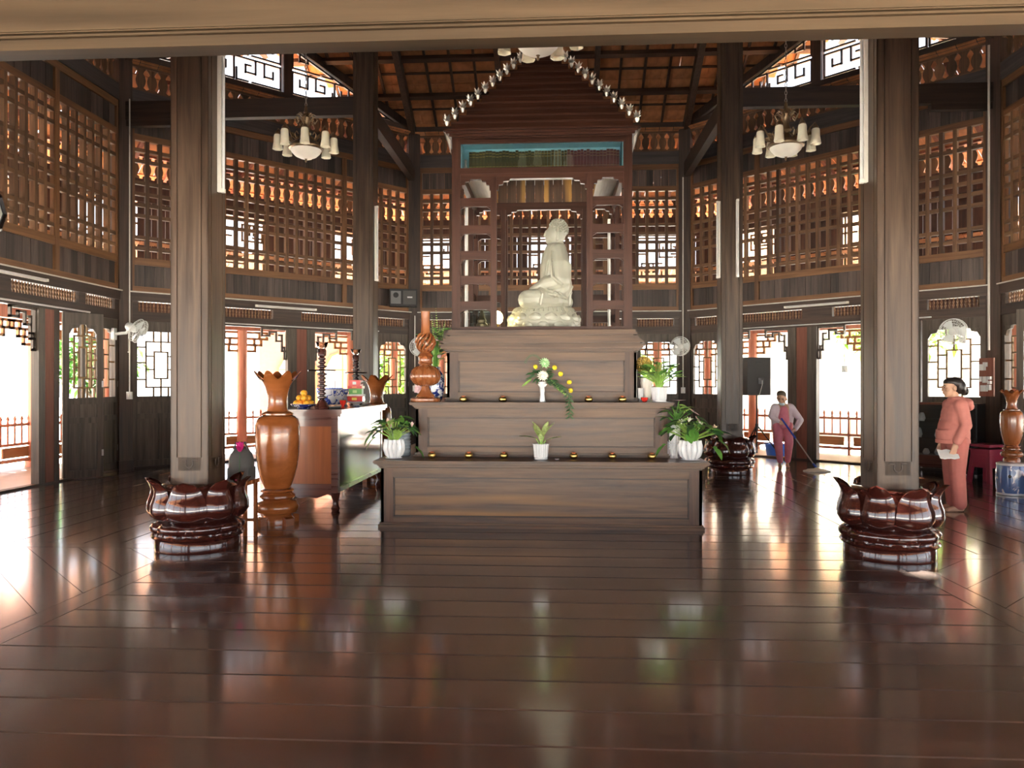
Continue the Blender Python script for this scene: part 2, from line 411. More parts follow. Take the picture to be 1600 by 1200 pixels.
big = obj_mesh(petal_mesh([(.31, .255), (.40, .30), (.435, .36), (.43, .43), (.405, .50), (.40, .55), (.425, .60), (.475, .655)], PI/8*.98, 1.45, taper=.36, ed=.05), 'lotuswood', True)
big2 = obj_mesh(petal_mesh([(.325, .255), (.415, .30), (.45, .36), (.445, .43), (.42, .50), (.415, .55), (.435, .60), (.475, .645)], PI/8*1.12, 1.45, taper=.36, ed=.045), 'lotuswood', True)
inn = obj_mesh(petal_mesh([(.28, .30), (.335, .38), (.34, .46), (.32, .52), (.325, .56), (.355, .60)], PI/8*.9, 1.5, taper=.35), 'lotuswood', True)
low = obj_mesh(petal_mesh([(.33, .27), (.385, .255), (.415, .225), (.41, .19), (.385, .165), (.40, .14)], PI/8*1.0, 2.2, taper=.45, thick=.03), 'lotuswood', True)
lowi = obj_mesh(petal_mesh([(.33, .25), (.375, .23), (.385, .19), (.375, .16), (.395, .125)], PI/8*.5, 2.0, taper=.3, thick=.03), 'lotuswood', True)
core = obj_mesh(MB().lathe([(.37, 0), (.375, .02), (.37, .10), (.36, .112), (.395, .118), (.405, .132), (.395, .148), (.36, .155), (.33, .17), (.32, .26), (.34, .32), (.37, .40), (.345, .56), (.30, .60)], 40), 'lotuswood', True)
cm = MB(); h = .165
cm.rng(-h, h, -h, h, .60, 9.75)
for q in range(4):
    M = Matrix.Rotation(q*PI/2, 4, 'Z')
    cm.rng(-.105, .105, -h-.010, -h, .72, 9.75, M)
    for s in (-1, 1): cm.rng(min(s*.118, s*.175), max(s*.118, s*.175), -h-.010, -h, .60, 9.75, M)
    cm.rng(-.118, .118, -h-.010, -h, .60, .84, M)
colmesh = obj_mesh(cm, 'column')
om = MB(); om.tube([(-.075, 0, .02), (-.03, 0, .02), (-.03, 0, .005), (-.035, 0, -.02), (-.022, 0, -.045), (0, 0, -.055), (.022, 0, -.045), (.035, 0, -.02), (.03, 0, .005), (.03, 0, .02), (.075, 0, .02)], .006, 6)
ommesh = obj_mesh(om, 'darkwood')
tube_h = MB().rng(-.022, .022, -.02, .012, 0, 1.28); tubehouse = obj_mesh(tube_h, 'cream')
tubeg = obj_mesh(MB().tube([(0, -.036, .03), (0, -.036, 1.25)], .0145, 10), 'white', True)
tubecap = obj_mesh(MB().rng(-.02, .02, -.05, -.015, -.005, .03), 'cream')
colinfo = {(-1, -1): 'beside the tall orange-brown floor vase', (1, -1): 'beside the woman in the coral hoodie', (-1, 1): 'behind the offering table', (1, 1): 'beside the loudspeaker on a tripod'}
def lightbar(loc, rotz, label, horiz=False):
    t = thing('fluorescent_light', label, 'light', loc, rotz, 'fluorescent tube lights')
    for nme, me in (('housing', tubehouse), ('tube', tubeg), ('end_cap', tubecap)):
        o = link(nme, me, t)
        if horiz: o.rotation_euler = (0, PI/2, 0)
    c = link('end_cap', tubecap, t, (0, 0, 1.255) if not horiz else (1.255, 0, 0))
    if horiz: c.rotation_euler = (0, PI/2, 0)
    return t
for (sx, sy), where in colinfo.items():
    loc = (sx*CX, sy*CX, 0)
    t = thing('wooden_column', 'tall square dark wooden column with carved grooves ' + where, 'column', loc, 0, 'four hall columns')
    link('shaft', colmesh, t)
    for q in range(4):
        o = link('carved_motif', ommesh, t); M = Matrix.Rotation(q*PI/2, 4, 'Z'); p = M @ Vector((0, -.1755, .80)); o.location = p; o.rotation_euler[2] = q*PI/2
    p = thing('lotus_pedestal', 'glossy dark red lotus pedestal under the column ' + where, 'pedestal', loc, 0, 'lotus column pedestals')
    link('base', core, p)
    for q in range(8):
        o = link('petal', big2 if q % 2 == 0 else big, p, None, q*PI/4+.17); link('inner_petal', inn, p, None, q*PI/4+PI/8+.17)
        link('lower_petal', low, p, None, q*PI/4+.17+PI/8); link('lower_point', lowi, p, None, q*PI/4+.17)
lightbar((-CX+.19, -CX+.02, 3.27), PI/2, 'vertical fluorescent tube on the column beside the tall floor vase')
lightbar((CX-.19, -CX+.02, 3.27), -PI/2, 'vertical fluorescent tube on the column beside the woman in coral')
lightbar((-CX+.19, CX-.08, 3.27), PI/2, 'vertical fluorescent tube on the column behind the offering table')
lightbar((CX-.19, CX-.08, 3.27), -PI/2, 'vertical fluorescent tube on the shrine side of the column by the loudspeaker')
lightbar((CX+.08, CX-.19, 3.27), 0, 'vertical fluorescent tube on the front of the column by the loudspeaker')

# ------------------------------------------------------------------ walls
prof_b = [(.030, 0), (.030, .05), (.045, .06), (.06, .12), (.075, .20), (.055, .29), (.035, .33), (.03, .36), (.05, .39), (.05, .44)]
def flat_baluster():
    pts = [(.085, 0), (.085, .04), (.045, .07), (.075, .14), (.085, .20), (.07, .27), (.04, .32), (.055, .36), (.085, .40), (.085, .44)]
    poly = [(x, z) for x, z in pts]+[(-x, z) for x, z in reversed(pts)]
    return MB().prism(poly, -.015, .015)
bal = obj_mesh(flat_baluster(), 'bar_z')
def segs(mb, S, th, y0, y1):
    for x0, z0, x1, z1 in S:
        if abs(x1-x0) > abs(z1-z0): mb.rng(min(x0, x1)-th/2, max(x0, x1)+th/2, y0, y1, z0-th/2, z0+th/2)
        else: mb.rng(x0-th/2, x0+th/2, y0, y1, min(z0, z1)-th/2, max(z0, z1)+th/2)
def poly_segs(p): return [(*p[i], *p[i+1]) for i in range(len(p)-1)]
def key_unit(x, z, wd, ht):      # greek key unit
    u, v = wd/8, ht/4
    P = lambda a, b: (x+a*u, z+b*v)
    return poly_segs([P(0, 0), P(0, 4), P(3, 4), P(3, 1.6), P(1.4, 1.6), P(1.4, 2.8)]) + poly_segs([P(3, 4), P(8, 4)]) + poly_segs([P(4.6, 4), P(4.6, 1.6), P(6.4, 1.6), P(6.4, 2.9), P(5.5, 2.9)]) + poly_segs([P(0, 0), P(5.2, 0)]) + poly_segs([P(6, 0), P(8, 0), P(8, 2)])
def leaf_frame(wd):
    m = MB(); h2 = wd/2
    for s in (-1, 1): m.rng(min(s*(h2-.09), s*h2), max(s*(h2-.09), s*h2), -.035, .035, .02, 2.62)
    for z0, z1 in ((.02, .14), (.88, .97), (1.18, 1.28), (2.44, 2.62)): m.rng(-h2+.09, h2-.09, -.035, .035, z0, z1)
    m.rng(-.04, .04, -.035, .035, .14, .88)
    i = h2-.09
    for s in (-1, 1): m.prism([(s*i, 2.44), (s*(i-.16), 2.44), (s*(i-.14), 2.39), (s*(i-.05), 2.37), (s*i, 2.28)], -.025, .025)
    return m
def leaf_panels(wd):
    i = wd/2-.09; m = [MB().rng(-i, i, -.006, .006, .97, 1.18), MB().rng(-i, -.04, -.006, .006, .14, .88), MB().rng(.04, i, -.006, .006, .14, .88)]
    return m
def leaf_lattice(wd):
    i = wd/2-.09; m = MB(); z0, z1 = 1.28, 2.44; S = []
    a = i*.62; b = i*.28
    S += poly_segs([(-a, z0+.16), (a, z0+.16), (a, z1-.18), (-a, z1-.18), (-a, z0+.16)])
    S += poly_segs([(-b, z0+.32), (b, z0+.32), (b, z1-.36), (-b, z1-.36), (-b, z0+.32)])
    for z in (z0+.30, z0+.60, z0+.88): S += [(-i, z, -a, z), (a, z, i, z)]
    for z in (z0+.48, z0+.72): S += [(-a, z, -b, z), (b, z, a, z)]
    S += [(0, z0, 0, z0+.32), (0, z1-.36, 0, z1), (-a*.5, z0, -a*.5, z0+.16), (a*.5, z0, a*.5, z0+.16), (-a*.5, z1-.18, -a*.5, z1), (a*.5, z1-.18, a*.5, z1)]
    segs(m, S, .026, -.014, .014); return m
_leaf = {}
dn = 0
def door_leaf(parent_M, x, wd, label=None, ang=0.0):
    """door leaf: top-level structure placed by the wall matrix"""
    global dn
    dn += 1
    if wd not in _leaf:
        _leaf[wd] = (obj_mesh(leaf_frame(wd), 'door'), [obj_mesh(p, 'door') for p in leaf_panels(wd)], obj_mesh(leaf_lattice(wd), 'lattice_gold'))
    fr, pn, lt = _leaf[wd]
    o = struct('door_%d' % dn); p = parent_M @ Vector((x, 0, 0)); o.location = p; o.rotation_euler[2] = parent_M.to_euler().z+ang
    link('leaf_frame', fr, o); link('fretwork', lt, o)
    for q in pn: link('door_panel', q, o)
    hm = cbox(.03, .012, .10, 'steel')
    for z in (.4, 1.5): link('hinge', hm, o, (wd/2-.01, -.03, z))
    return o
def bracket(mir, wd=.52, ht=.6):
    S = poly_segs([(0, 0), (wd, 0), (wd, -.14), (.36, -.14), (.36, -.06), (.22, -.06), (.22, -.24), (.10, -.24), (.10, -.12), (.16, -.12)]) + poly_segs([(.10, -.24), (.10, -.44), (0, -.44)]) + poly_segs([(.10, -.36), (.05, -.36), (.05, -ht), (0, -ht)]) + [(0, 0, 0, -ht)]
    return [(a*mir, b, c*mir, d) for a, b, c, d in S]
RAIL = [(3.13, 3.24), (3.62, 3.75), (5.84, 5.95), (6.32, 6.44)]
def lattice_rows():
    z = 3.75; out = []
    s_, l_, b_ = .145, .338, .05
    for i, h_ in enumerate([s_, s_, l_, s_, s_, s_, l_, s_, s_]):
        z += h_
        if i < 8: out.append(z+b_/2); z += b_
    return out
ROWS = lattice_rows()
keyrows_cache = {}
def make_wall(name, deg, kind):
    rz = math.radians(deg); M = Matrix.Rotation(rz, 4, 'Z') @ Matrix.Translation((0, A, 0))
    W = struct(name, M.translation, rz); E = HS-.11
    # header: lintel, frieze, beam
    if kind != 'entrance':
        MB().rng(-E, E, -.06, .06, 2.62, 2.79).build('lintel', 'darkwood_x', W)
        MB().rng(-E, E, -.08, .08, 2.97, 3.13).build('beam', 'darkwood_x', W)
    fb = MB(); blocks = MB()
    for x0, x1 in ((-E, -2.82), (-2.0, -1.82), (-.3, .3), (1.82, 2.0), (2.82, E)): blocks.rng(x0, x1, -.05, .05, 2.79, 2.97)
    if kind != 'entrance': blocks.build('frieze_block', 'darkwood_x', W)
    for x0, x1 in ((-2.82, -2.0), (-1.82, -.3), (.3, 1.82), (2.0, 2.82)):
        nn = int((x1-x0)/.062)
        for i in range(nn): 
            x = x0+(i+.5)*(x1-x0)/nn
            fb.lathe([(.010, 2.79), (.010, 2.82), (.020, 2.85), (.010, 2.88), (.020, 2.91), (.010, 2.94), (.010, 2.97)], 6, (x, 0, 0))
    if kind != 'entrance': fb.build('frieze_balusters', 'bar_z', W, kind='stuff')
    MB().tube([(-E, -.09, 3.135), (E, -.09, 3.135)], .012, 6).build('cable_conduit', 'conduit', W)
    # upper framing
    for z0, z1 in RAIL: piece('rail', -E, E, -.045, .045, z0, z1, 'frame_x', W)
    ST = [(-E, -E+.1), (-1.35, -1.25), (1.25, 1.35), (E-.1, E)]
    for x0, x1 in ST: piece('stile', x0, x1, -.05, .04, 3.24, 6.32, 'frame_z', W)
    BAYS = [(-E+.1, -1.35), (-1.25, 1.25), (1.35, E-.1)]
    for x0, x1 in BAYS:
        for z0, z1 in ((3.24, 3.62), (5.95, 6.32)):
            nn = max(1, round((x1-x0)/.165)); d = (x1-x0)/nn
            for i in range(nn):
                o = piece('plank', 0, d-.006, -.01, .012, z0, z1, 'plankdark', W); o.location = (x0+(i+.5)*d, random.uniform(-.004, .006), (z0+z1)/2)
        nn = round((x1-x0)/.205); d = (x1-x0)/nn
        fr = MB()
        for xx in (x0, x1): fr.rng(xx-.012, xx+.012, -.03, .03, 3.75, 5.84)
        lp = fr.build('lattice_panel', 'frame_z', W)
        for i in range(1, nn): piece('lattice_bar', x0+i*d-.033, x0+i*d+.033, -.040, .045, 3.75, 5.84, 'bar_z', lp)
        for z in ROWS: piece('lattice_rail', x0, x1, -.034, .040, z-.032, z+.032, 'bar_x', lp)
    piece('upper_beam', -E, E, -.07, .07, 6.44, 6.72, 'beamgrey_x', W)
    nn = 30
    for i in range(nn): link('baluster', bal, W, (-E+.12+(i+.5)*(2*E-.24)/nn, 0, 6.73))
    for z0, z1 in ((6.72, 6.76), (7.14, 7.20)): piece('baluster_rail', -E, E, -.035, .035, z0, z1, 'bar_x', W)
    piece('wall_plate', -E-.1, E+.1, -.1, .1, 7.20, 7.36, 'darkwood_x', W)
    if kind != 'entrance': piece('sill', -E, E, -.06, .06, .0, .03, 'darkwood_x', W)
    # gable over the diagonal walls
    if kind in ('diag', 'opendiag'):
        zr = lambda s_: 7.36+.55*(2.185-abs(s_)/math.sqrt(2))
        piece('king_post', -.09, .09, -.08, .08, 7.36, zr(0), 'darkwood', W)
        for sgn in (-1, 1):
            m = MB(); m.bar((sgn*3.15, 0, zr(3.15)-.06), (0, 0, zr(0)-.06), .16, .18); m.build('gable_rafter', 'darkwood', W)
            m = MB(); segsL = []
            for r in range(3):
                z0 = 7.42+r*.52
                for c in range(4):
                    for q in key_unit(.13+c*.95, z0, .90, .44): segsL.append(q)
            out = []
            for x0, z0, x1, z1 in segsL:
                lim = lambda x: zr(x)-.20
                if z0 > lim(x0) or z1 > lim(x1):
                    if abs(x1-x0) < 1e-6:
                        zt = lim(x0); zl, zh = min(z0, z1), max(z0, z1)
                        if zl < zt-.05: out.append((x0, zl, x1, zt))
                    else:
                        xm = (zr(0)-.20-z0)*math.sqrt(2)/.55; xl, xh = min(x0, x1), max(x0, x1)
                        if xl < xm-.05: out.append((xl, z0, min(xh, xm), z0))
                else: out.append((x0, z0, x1, z1))
            segs(m, [(a*sgn, b, c*sgn, d) for a, b, c, d in out], .034, -.02, .02)
            m.bar((sgn*2.7, 0, zr(2.7)-.19), (sgn*.1, 0, zr(.1)-.19), .04, .04)
            m.build('gable_fretwork', 'darkwood_x', W)
    # doors
    flip = 1 if deg > 0 else -1
    if kind == 'back':
        for i in (0, 1, 4, 5): door_leaf(M, -E+.495+i*.994, .98)      # the two middle leaves stand open behind the shrine
        for s in (-1, 1): o = door_leaf(M, s*.99, .98); o.location = M @ Vector((s*.97, .50, 0)); o.rotation_euler[2] = rz+PI/2
    elif kind == 'diag':
        door_leaf(M, flip*2.52, .86); door_leaf(M, -flip*2.42, 1.0)
        for x0, x1, mt in ((0.0, .19, 'door'), (.20, .42, 'redwood'), (.43, .60, 'door')):
            p = sorted((flip*x0, flip*x1)); piece('door_jamb', p[0], p[1], -.07 if mt == 'door' else -.05, .06, .03, 2.62, mt, W)
        p = sorted((-flip*1.90, -flip*1.82)); piece('door_jamb', p[0], p[1], -.06, .06, .03, 2.62, 'door', W)
        p = sorted((flip*2.02, flip*2.09)); piece('door_jamb', p[0], p[1], -.06, .06, .03, 2.62, 'door', W)
        for x0, x1 in ((-1.82, 0.0), (.60, 2.02)):
            m = MB(); S = []
            for (xx, mir) in ((x0, 1), (x1, -1)):
                S += [((a+xx)*flip, b+2.60, (c+xx)*flip, d+2.60) for a, b, c, d in bracket(mir)]
            segs(m, S, .035, -.02, .02); m.build('corner_bracket', 'door', W)
        MB().tube([(-1.9, -.12, 2.66), (2.1, -.12, 2.66)], .012, 6).build('rail_rod', 'white', W)
    elif kind == 'side':
        f = flip
        for s in (1, -1):
            for x0, x1, mt in ((.86, 1.0, 'door'), (1.01, 1.2, 'redwood'), (1.21, 1.33, 'darkwood')):
                p = sorted((s*x0, s*x1)); piece('door_jamb', p[0], p[1], -.06, .06, .03, 2.62, mt, W)
            door_leaf(M, s*2.44, 1.02)
            o = door_leaf(M, s*1.62, .58, ang=0)
            if s*f > 0:
                o.location = M @ Vector((s*1.92-s*.17, -.16, 0)); o.rotation_euler[2] = rz+s*f*math.radians(-42)*f
        m = MB(); S = []
        for (xx, mir) in ((-.86, 1), (.86, -1)): S += [(a+xx, b+2.60, c+xx, d+2.60) for a, b, c, d in bracket(mir)]
        segs(m, S, .035, -.02, .02); m.build('corner_bracket', 'door', W)
        MB().tube([(-2.0, -.12, 2.66), (2.0, -.12, 2.66)], .014, 6).build('rail_rod', 'white', W)
    return W, M
WL = {}
for nm, dg, kd in (('wall_back', 0, 'back'), ('wall_back_left', 45, 'diag'), ('wall_back_right', -45, 'diag'), ('wall_left', 90, 'side'), ('wall_right', -90, 'side'), ('wall_front', 180, 'entrance'), ('wall_front_left', 135, 'opendiag'), ('wall_front_right', -135, 'opendiag')):
    WL[nm] = make_wall(nm, dg, kd)

# ------------------------------------------------------------------ roof: four slopes meeting at the hips, corners cut by the gables
KS = .55; ZW = 7.36
th = math.atan(KS)
tile_me = obj_mesh(MB().prism([(-.124, .012), (-.124, -.006), (-.09, -.012), (.09, -.012), (.124, -.006), (.124, .012)], -.165, .165), 'tile')
def rz_(y): return ZW+KS*(A-y)
def slope(name, deg, detailed):
    R_ = struct(name, (0, 0, 0), math.radians(deg))
    lim = A*math.sqrt(2)+.75
    cells = []; dy = .28*math.cos(th); row = 0; y = 8.1
    while y > .2:
        nx = int(2*min(y, lim-y)/.24)+1
        for i in range(nx+1):
            x = (i-nx/2)*.24
            if abs(x) <= y+.08 and abs(x)+y <= lim: cells.append((x, y))
        y -= dy
    if detailed:
        vis = sorted([c for c in cells if c[1] > 4.9], key=lambda c: -abs(c[0]))[:300]
        vs_ = set(vis)
    else: vis = []; vs_ = set()
    for x, y in vis:
        o = link('roof_tile', tile_me, R_, (x+random.uniform(-.006, .006), y, rz_(y)+.10+random.uniform(-.004, .004))); o.rotation_euler = (-th+.055+random.uniform(-.02, .02), random.uniform(-.03, .03), random.uniform(-.02, .02))
    rest = MB(); base = [Vector(p.co) for p in tile_me.vertices]; fcs = [tuple(p.vertices) for p in tile_me.polygons]
    for x, y in cells:
        if (x, y) in vs_: continue
        M = Matrix.Translation((x, y, rz_(y)+.10)) @ Euler((-th+.055, random.uniform(-.03, .03), 0)).to_matrix().to_4x4()
        rest.add([M @ p for p in base], fcs)
    rest.build('roof_tiles', 'tile', R_, kind='stuff')
    def ybounds(x):      # extent of the slope at this x
        return max(.3, abs(x)), min(8.05, lim-abs(x))
    x = -5.1
    while x <= 5.11:
        y0, y1 = ybounds(x)
        if y1-y0 > .3:
            m = MB(); m.bar((x, y0, rz_(y0)+.04), (x, y1, rz_(y1)+.04), .05, .055); m.build('common_rafter', 'darkwood', R_)
        x += .51
    for xx in (-HS, -1.03, 1.03, HS):
        m = MB(); m.bar((xx, CX if abs(xx) > 2 else 2.2, rz_(CX if abs(xx) > 2 else 2.2)-.12), (xx, A, rz_(A)-.12), .13 if abs(xx) > 2 else .11, .24 if abs(xx) > 2 else .14); m.build('principal_rafter', 'darkwood', R_)
    y = 7.9; i = 0
    while y > 1.2:
        xm = min(y, lim-y)
        big_ = i % 2 == 1
        o = piece('purlin' if big_ else 'batten', -xm, xm, -.05 if big_ else -.022, .05 if big_ else .022, -.055 if big_ else -.012, .055 if big_ else .012, 'darkwood_x', R_)
        o.location = (0, y, rz_(y)-(.03 if big_ else -.072)); o.rotation_euler = (-th, 0, 0)
        y -= .42; i += 1
    return R_
for nm, dg, dt in (('ceiling', 0, True), ('ceiling_left', 90, True), ('ceiling_right', -90, True), ('ceiling_front', 180, False)): slope(nm, dg, dt)
for q in range(4):      # hip rafters
    a = PI/4+q*PI/2; d = A/math.cos(PI/4)*1.0; rr = A
    p0 = Vector((5.28*math.sqrt(2)*math.cos(a), 5.28*math.sqrt(2)*math.sin(a), rz_(5.28)-.1)); p1 = Vector((.2*math.cos(a), .2*math.sin(a), rz_(.15)-.1))
    m = MB(); m.bar(p0, p1, .16, .24); trim(m, 'darkwood')

# ------------------------------------------------------------------ veranda: outer wall, railing, lower roof
B = 9.70; BS = B*math.tan(PI/8)
def eave(mb, r0, z0, r1, z1, th_):
    t8 = math.tan(PI/8)
    v = [(-r0*t8, r0, z0), (r0*t8, r0, z0), (r1*t8, r1, z1), (-r1*t8, r1, z1)]
    mb.add(v+[(x, y, z+th_) for x, y, z in v], [(0, 1, 2, 3), (7, 6, 5, 4), (0, 4, 5, 1), (1, 5, 6, 2), (2, 6, 7, 3), (3, 7, 4, 0)])
def tile_band(r0, z0, r1, z1):
    m = MB(); t8 = math.tan(PI/8); n_ = int(math.hypot(r1-r0, z1-z0)/.34); sl = math.atan2(z1-z0, r1-r0)
    for i in range(n_+1):
        f_ = i/n_; r = r0+(r1-r0)*f_; z = z0+(z1-z0)*f_; c = int(2*r*t8/.3)
        for j in range(c):
            x = (j+.5-c/2)*2*r*t8/c
            M = Matrix.Translation((x, r, z)) @ Euler((sl+.05, random.uniform(-.02, .02), 0)).to_matrix().to_4x4()
            m.box(0, 0, 0, .295, .40, .022, M)
    return m
tb_up = obj_mesh(tile_band(A+.05, 7.16, 11.1, 5.62), 'tile'); tb_lo = obj_mesh(tile_band(B+.05, 4.35, 13.0, 3.05), 'tile_out')
spin = obj_mesh(MB().lathe([(.018, 0), (.018, .34), (.028, .37), (.016, .40), (.03, .46), (.006, .52)], 8), 'veranda_wood', True)
def outer(name, deg, dress):
    rz = math.radians(deg); M = Matrix.Rotation(rz, 4, 'Z') @ Matrix.Translation((0, B, 0))
    W = struct(name, M.translation, rz)
    tb = link('eave_tiles', tb_up, W, (0, -B, 0)); tb['kind'] = 'stuff'; tb = link('lower_roof_tiles', tb_lo, W, (0, -B, 0)); tb['kind'] = 'stuff'
    for i in range(9):
        m = MB(); x = -3.0+i*.75; m.bar((x, A-B+.1, 7.05), (x, 1.3, 5.54), .07, .09); m.build('eave_rafter', 'redwood', W)
    piece('lower_beam', -BS, BS, -.09, .09, 2.70, 2.92, 'veranda_wood', W)
    xs = [-BS, -3.4, -2.2, -.55, .55, 2.2, 3.4, BS]
    piece('apron', -BS, BS, -.04, .04, 2.92, 4.0, 'panelbrown', W)
    for i in range(7):
        if i % 2 == 0:
            nn = max(2, round((xs[i+1]-xs[i])/.28)); d = (xs[i+1]-xs[i])/nn
            for j in range(nn): piece('panel_board', xs[i]+j*d+.006, xs[i]+(j+1)*d-.006, -.02, .02, 4.0, 5.25, 'panelbrown', W)
        else:
            x0, x1 = xs[i], xs[i+1]; wd = x1-x0; S = poly_segs([(x0+.05, 4.05), (x1-.05, 4.05), (x1-.05, 5.2), (x0+.05, 5.2), (x0+.05, 4.05)])
            S += key_unit(x0+.15, 4.2, wd*.42, .36)+key_unit(x0+wd*.5, 4.72, wd*.42, .36)
            for zz in (4.45, 4.8): S += [(x0, zz, x0+.3, zz), (x1-.3, zz, x1, zz)]
            m = MB(); segs(m, S, .04, -.02, .02); m.build('window_fretwork', 'lattice_gold', W)
    piece('mid_beam', -BS, BS, -.06, .06, 5.25, 5.72, 'panelbrown', W)
    piece('top_beam', -BS, BS, -.06, .06, 6.18, 6.24, 'redwood', W)
    nn = 34
    for i in range(nn): link('baluster', bal, W, (-BS+(i+.5)*2*BS/nn, 0, 5.73))
    # lower pillars with bracket fretwork
    for x in ((-BS, -2.75, 0, 2.75) if deg != 180 else (-BS, -2.75, 2.75)):
        m = MB(); m.lathe([(.16, -.1), (.16, .05), (.11, .1), (.11, 2.70)], 14, (x, 0, 0)); m.build('pillar', 'veranda_wood', W, True)
    m = MB(); S = []
    for x in ((-BS, -2.75, 0, 2.75, BS) if deg != 180 else (-BS, -2.75, 2.75, BS)):
        for s in (-1, 1):
            for (u0, v0, u1, v1) in [(0, 0, .62, 0), (0, -.14, .48, -.14), (0, -.28, .34, -.28), (0, -.42, .2, -.42), (.62, 0, .62, -.0), (.48, 0, .48, -.14), (.34, -.14, .34, -.28), (.2, -.28, .2, -.42), (.3, 0, .3, -.14), (.18, -.14, .18, -.28)]:
                xx0, xx1 = x+s*(.1+u0), x+s*(.1+u1)
                if abs(xx0) < BS and abs(xx1) < BS: S.append((xx0, 2.66+v0, xx1, 2.66+v1))
    segs(m, S, .05, -.025, .025); m.build('pillar_bracket', 'veranda_orange', W)
    # railing
    if dress is None: return W
    t = thing('railing', dress, 'railing', M @ Vector((0, .05, -.06)), rz, 'veranda railings')
    for z0, z1 in ((.12, .18), (.42, .47), (.78, .83)): piece('rail', -BS, BS, -.03, .03, z0, z1, 'veranda_wood', t)
    nn = 44
    for i in range(nn): link('spindle', spin, t, (-BS+(i+.5)*2*BS/nn, 0, .46))
    for i in range(9):
        x = -BS+(i+.5)*2*BS/9
        piece('rail_panel', x-.34, x+.34, -.015, .015, .205, .395, 'veranda_orange', t)
        piece('rail_post', x-.46, x-.42, -.03, .03, 0, .80, 'veranda_wood', t)
    return W
for nm, dg, lb in (('wall_outer_back', 0, 'red wooden veranda railing behind the shrine back doors'), ('wall_outer_back_left', 45, 'red wooden veranda railing outside the doorway behind the floor vase'), ('wall_outer_back_right', -45, 'red wooden veranda railing outside the doorway behind the sweeping woman'), ('wall_outer_left', 90, 'red wooden veranda railing outside the half-open lattice door'), ('wall_outer_right', -90, 'red wooden veranda railing outside the doors by the ceramic stool'), ('wall_outer_front', 180, None), ('wall_outer_front_left', 135, None), ('wall_outer_front_right', -135, None)):
    outer(nm, dg, lb)
vf = MB(); kb = (B+.25)/math.cos(PI/8); vf.lathe([(kb, -.35), (kb, -.06)], 8)
rot = Matrix.Rotation(PI/8, 4, 'Z'); vf.v = [tuple(rot @ Vector(p)) for p in vf.v]
o = vf.build('floor_veranda', 'veranda_floor'); o['kind'] = 'structure'
# a paved terrace and garden ground all round
o = MB().rng(-90, 90, -90, 90, -.6, -.36).build('floor_ground', 'ground'); o['kind'] = 'structure'

# ------------------------------------------------------------------ remesh helper (one continuous skin over overlapping volumes)
def fused(mb, voxel, smooth=4, name='body'):
    me = bpy.data.meshes.new(name); me.from_pydata(mb.v, [], mb.f); me.update()
    bm = bmesh.new(); bm.from_mesh(me); bmesh.ops.recalc_face_normals(bm, faces=bm.faces); bm.to_mesh(me); bm.free()
    o = bpy.data.objects.new('tmp', me); C.objects.link(o)
    r = o.modifiers.new('r', 'REMESH'); r.mode = 'VOXEL'; r.voxel_size = voxel; r.use_smooth_shade = True
    if smooth:
        s_ = o.modifiers.new('s', 'SMOOTH'); s_.factor = .5; s_.iterations = smooth
    dg = bpy.context.evaluated_depsgraph_get(); dg.update()
    out = bpy.data.meshes.new_from_object(o.evaluated_get(dg)); out.name = name
    bpy.data.objects.remove(o); bpy.data.meshes.remove(me)
    out.polygons.foreach_set('use_smooth', [True]*len(out.polygons))
    return out
def limb(mb, pts, rad, n=12, flat=None):
    pts = [Vector(p) for p in pts]
    P = []; R_ = []
    for i in range(len(pts)-1):
        for j in range(4):
            t = j/4; P.append(pts[i].lerp(pts[i+1], t)); R_.append(rad[i]*(1-t)+rad[i+1]*t)
    P.append(pts[-1]); R_.append(rad[-1])
    mb.tube(P, R_, n)
    for p, r in zip(pts, rad): mb.ell(p, r*.995, n, 8)
    return mb

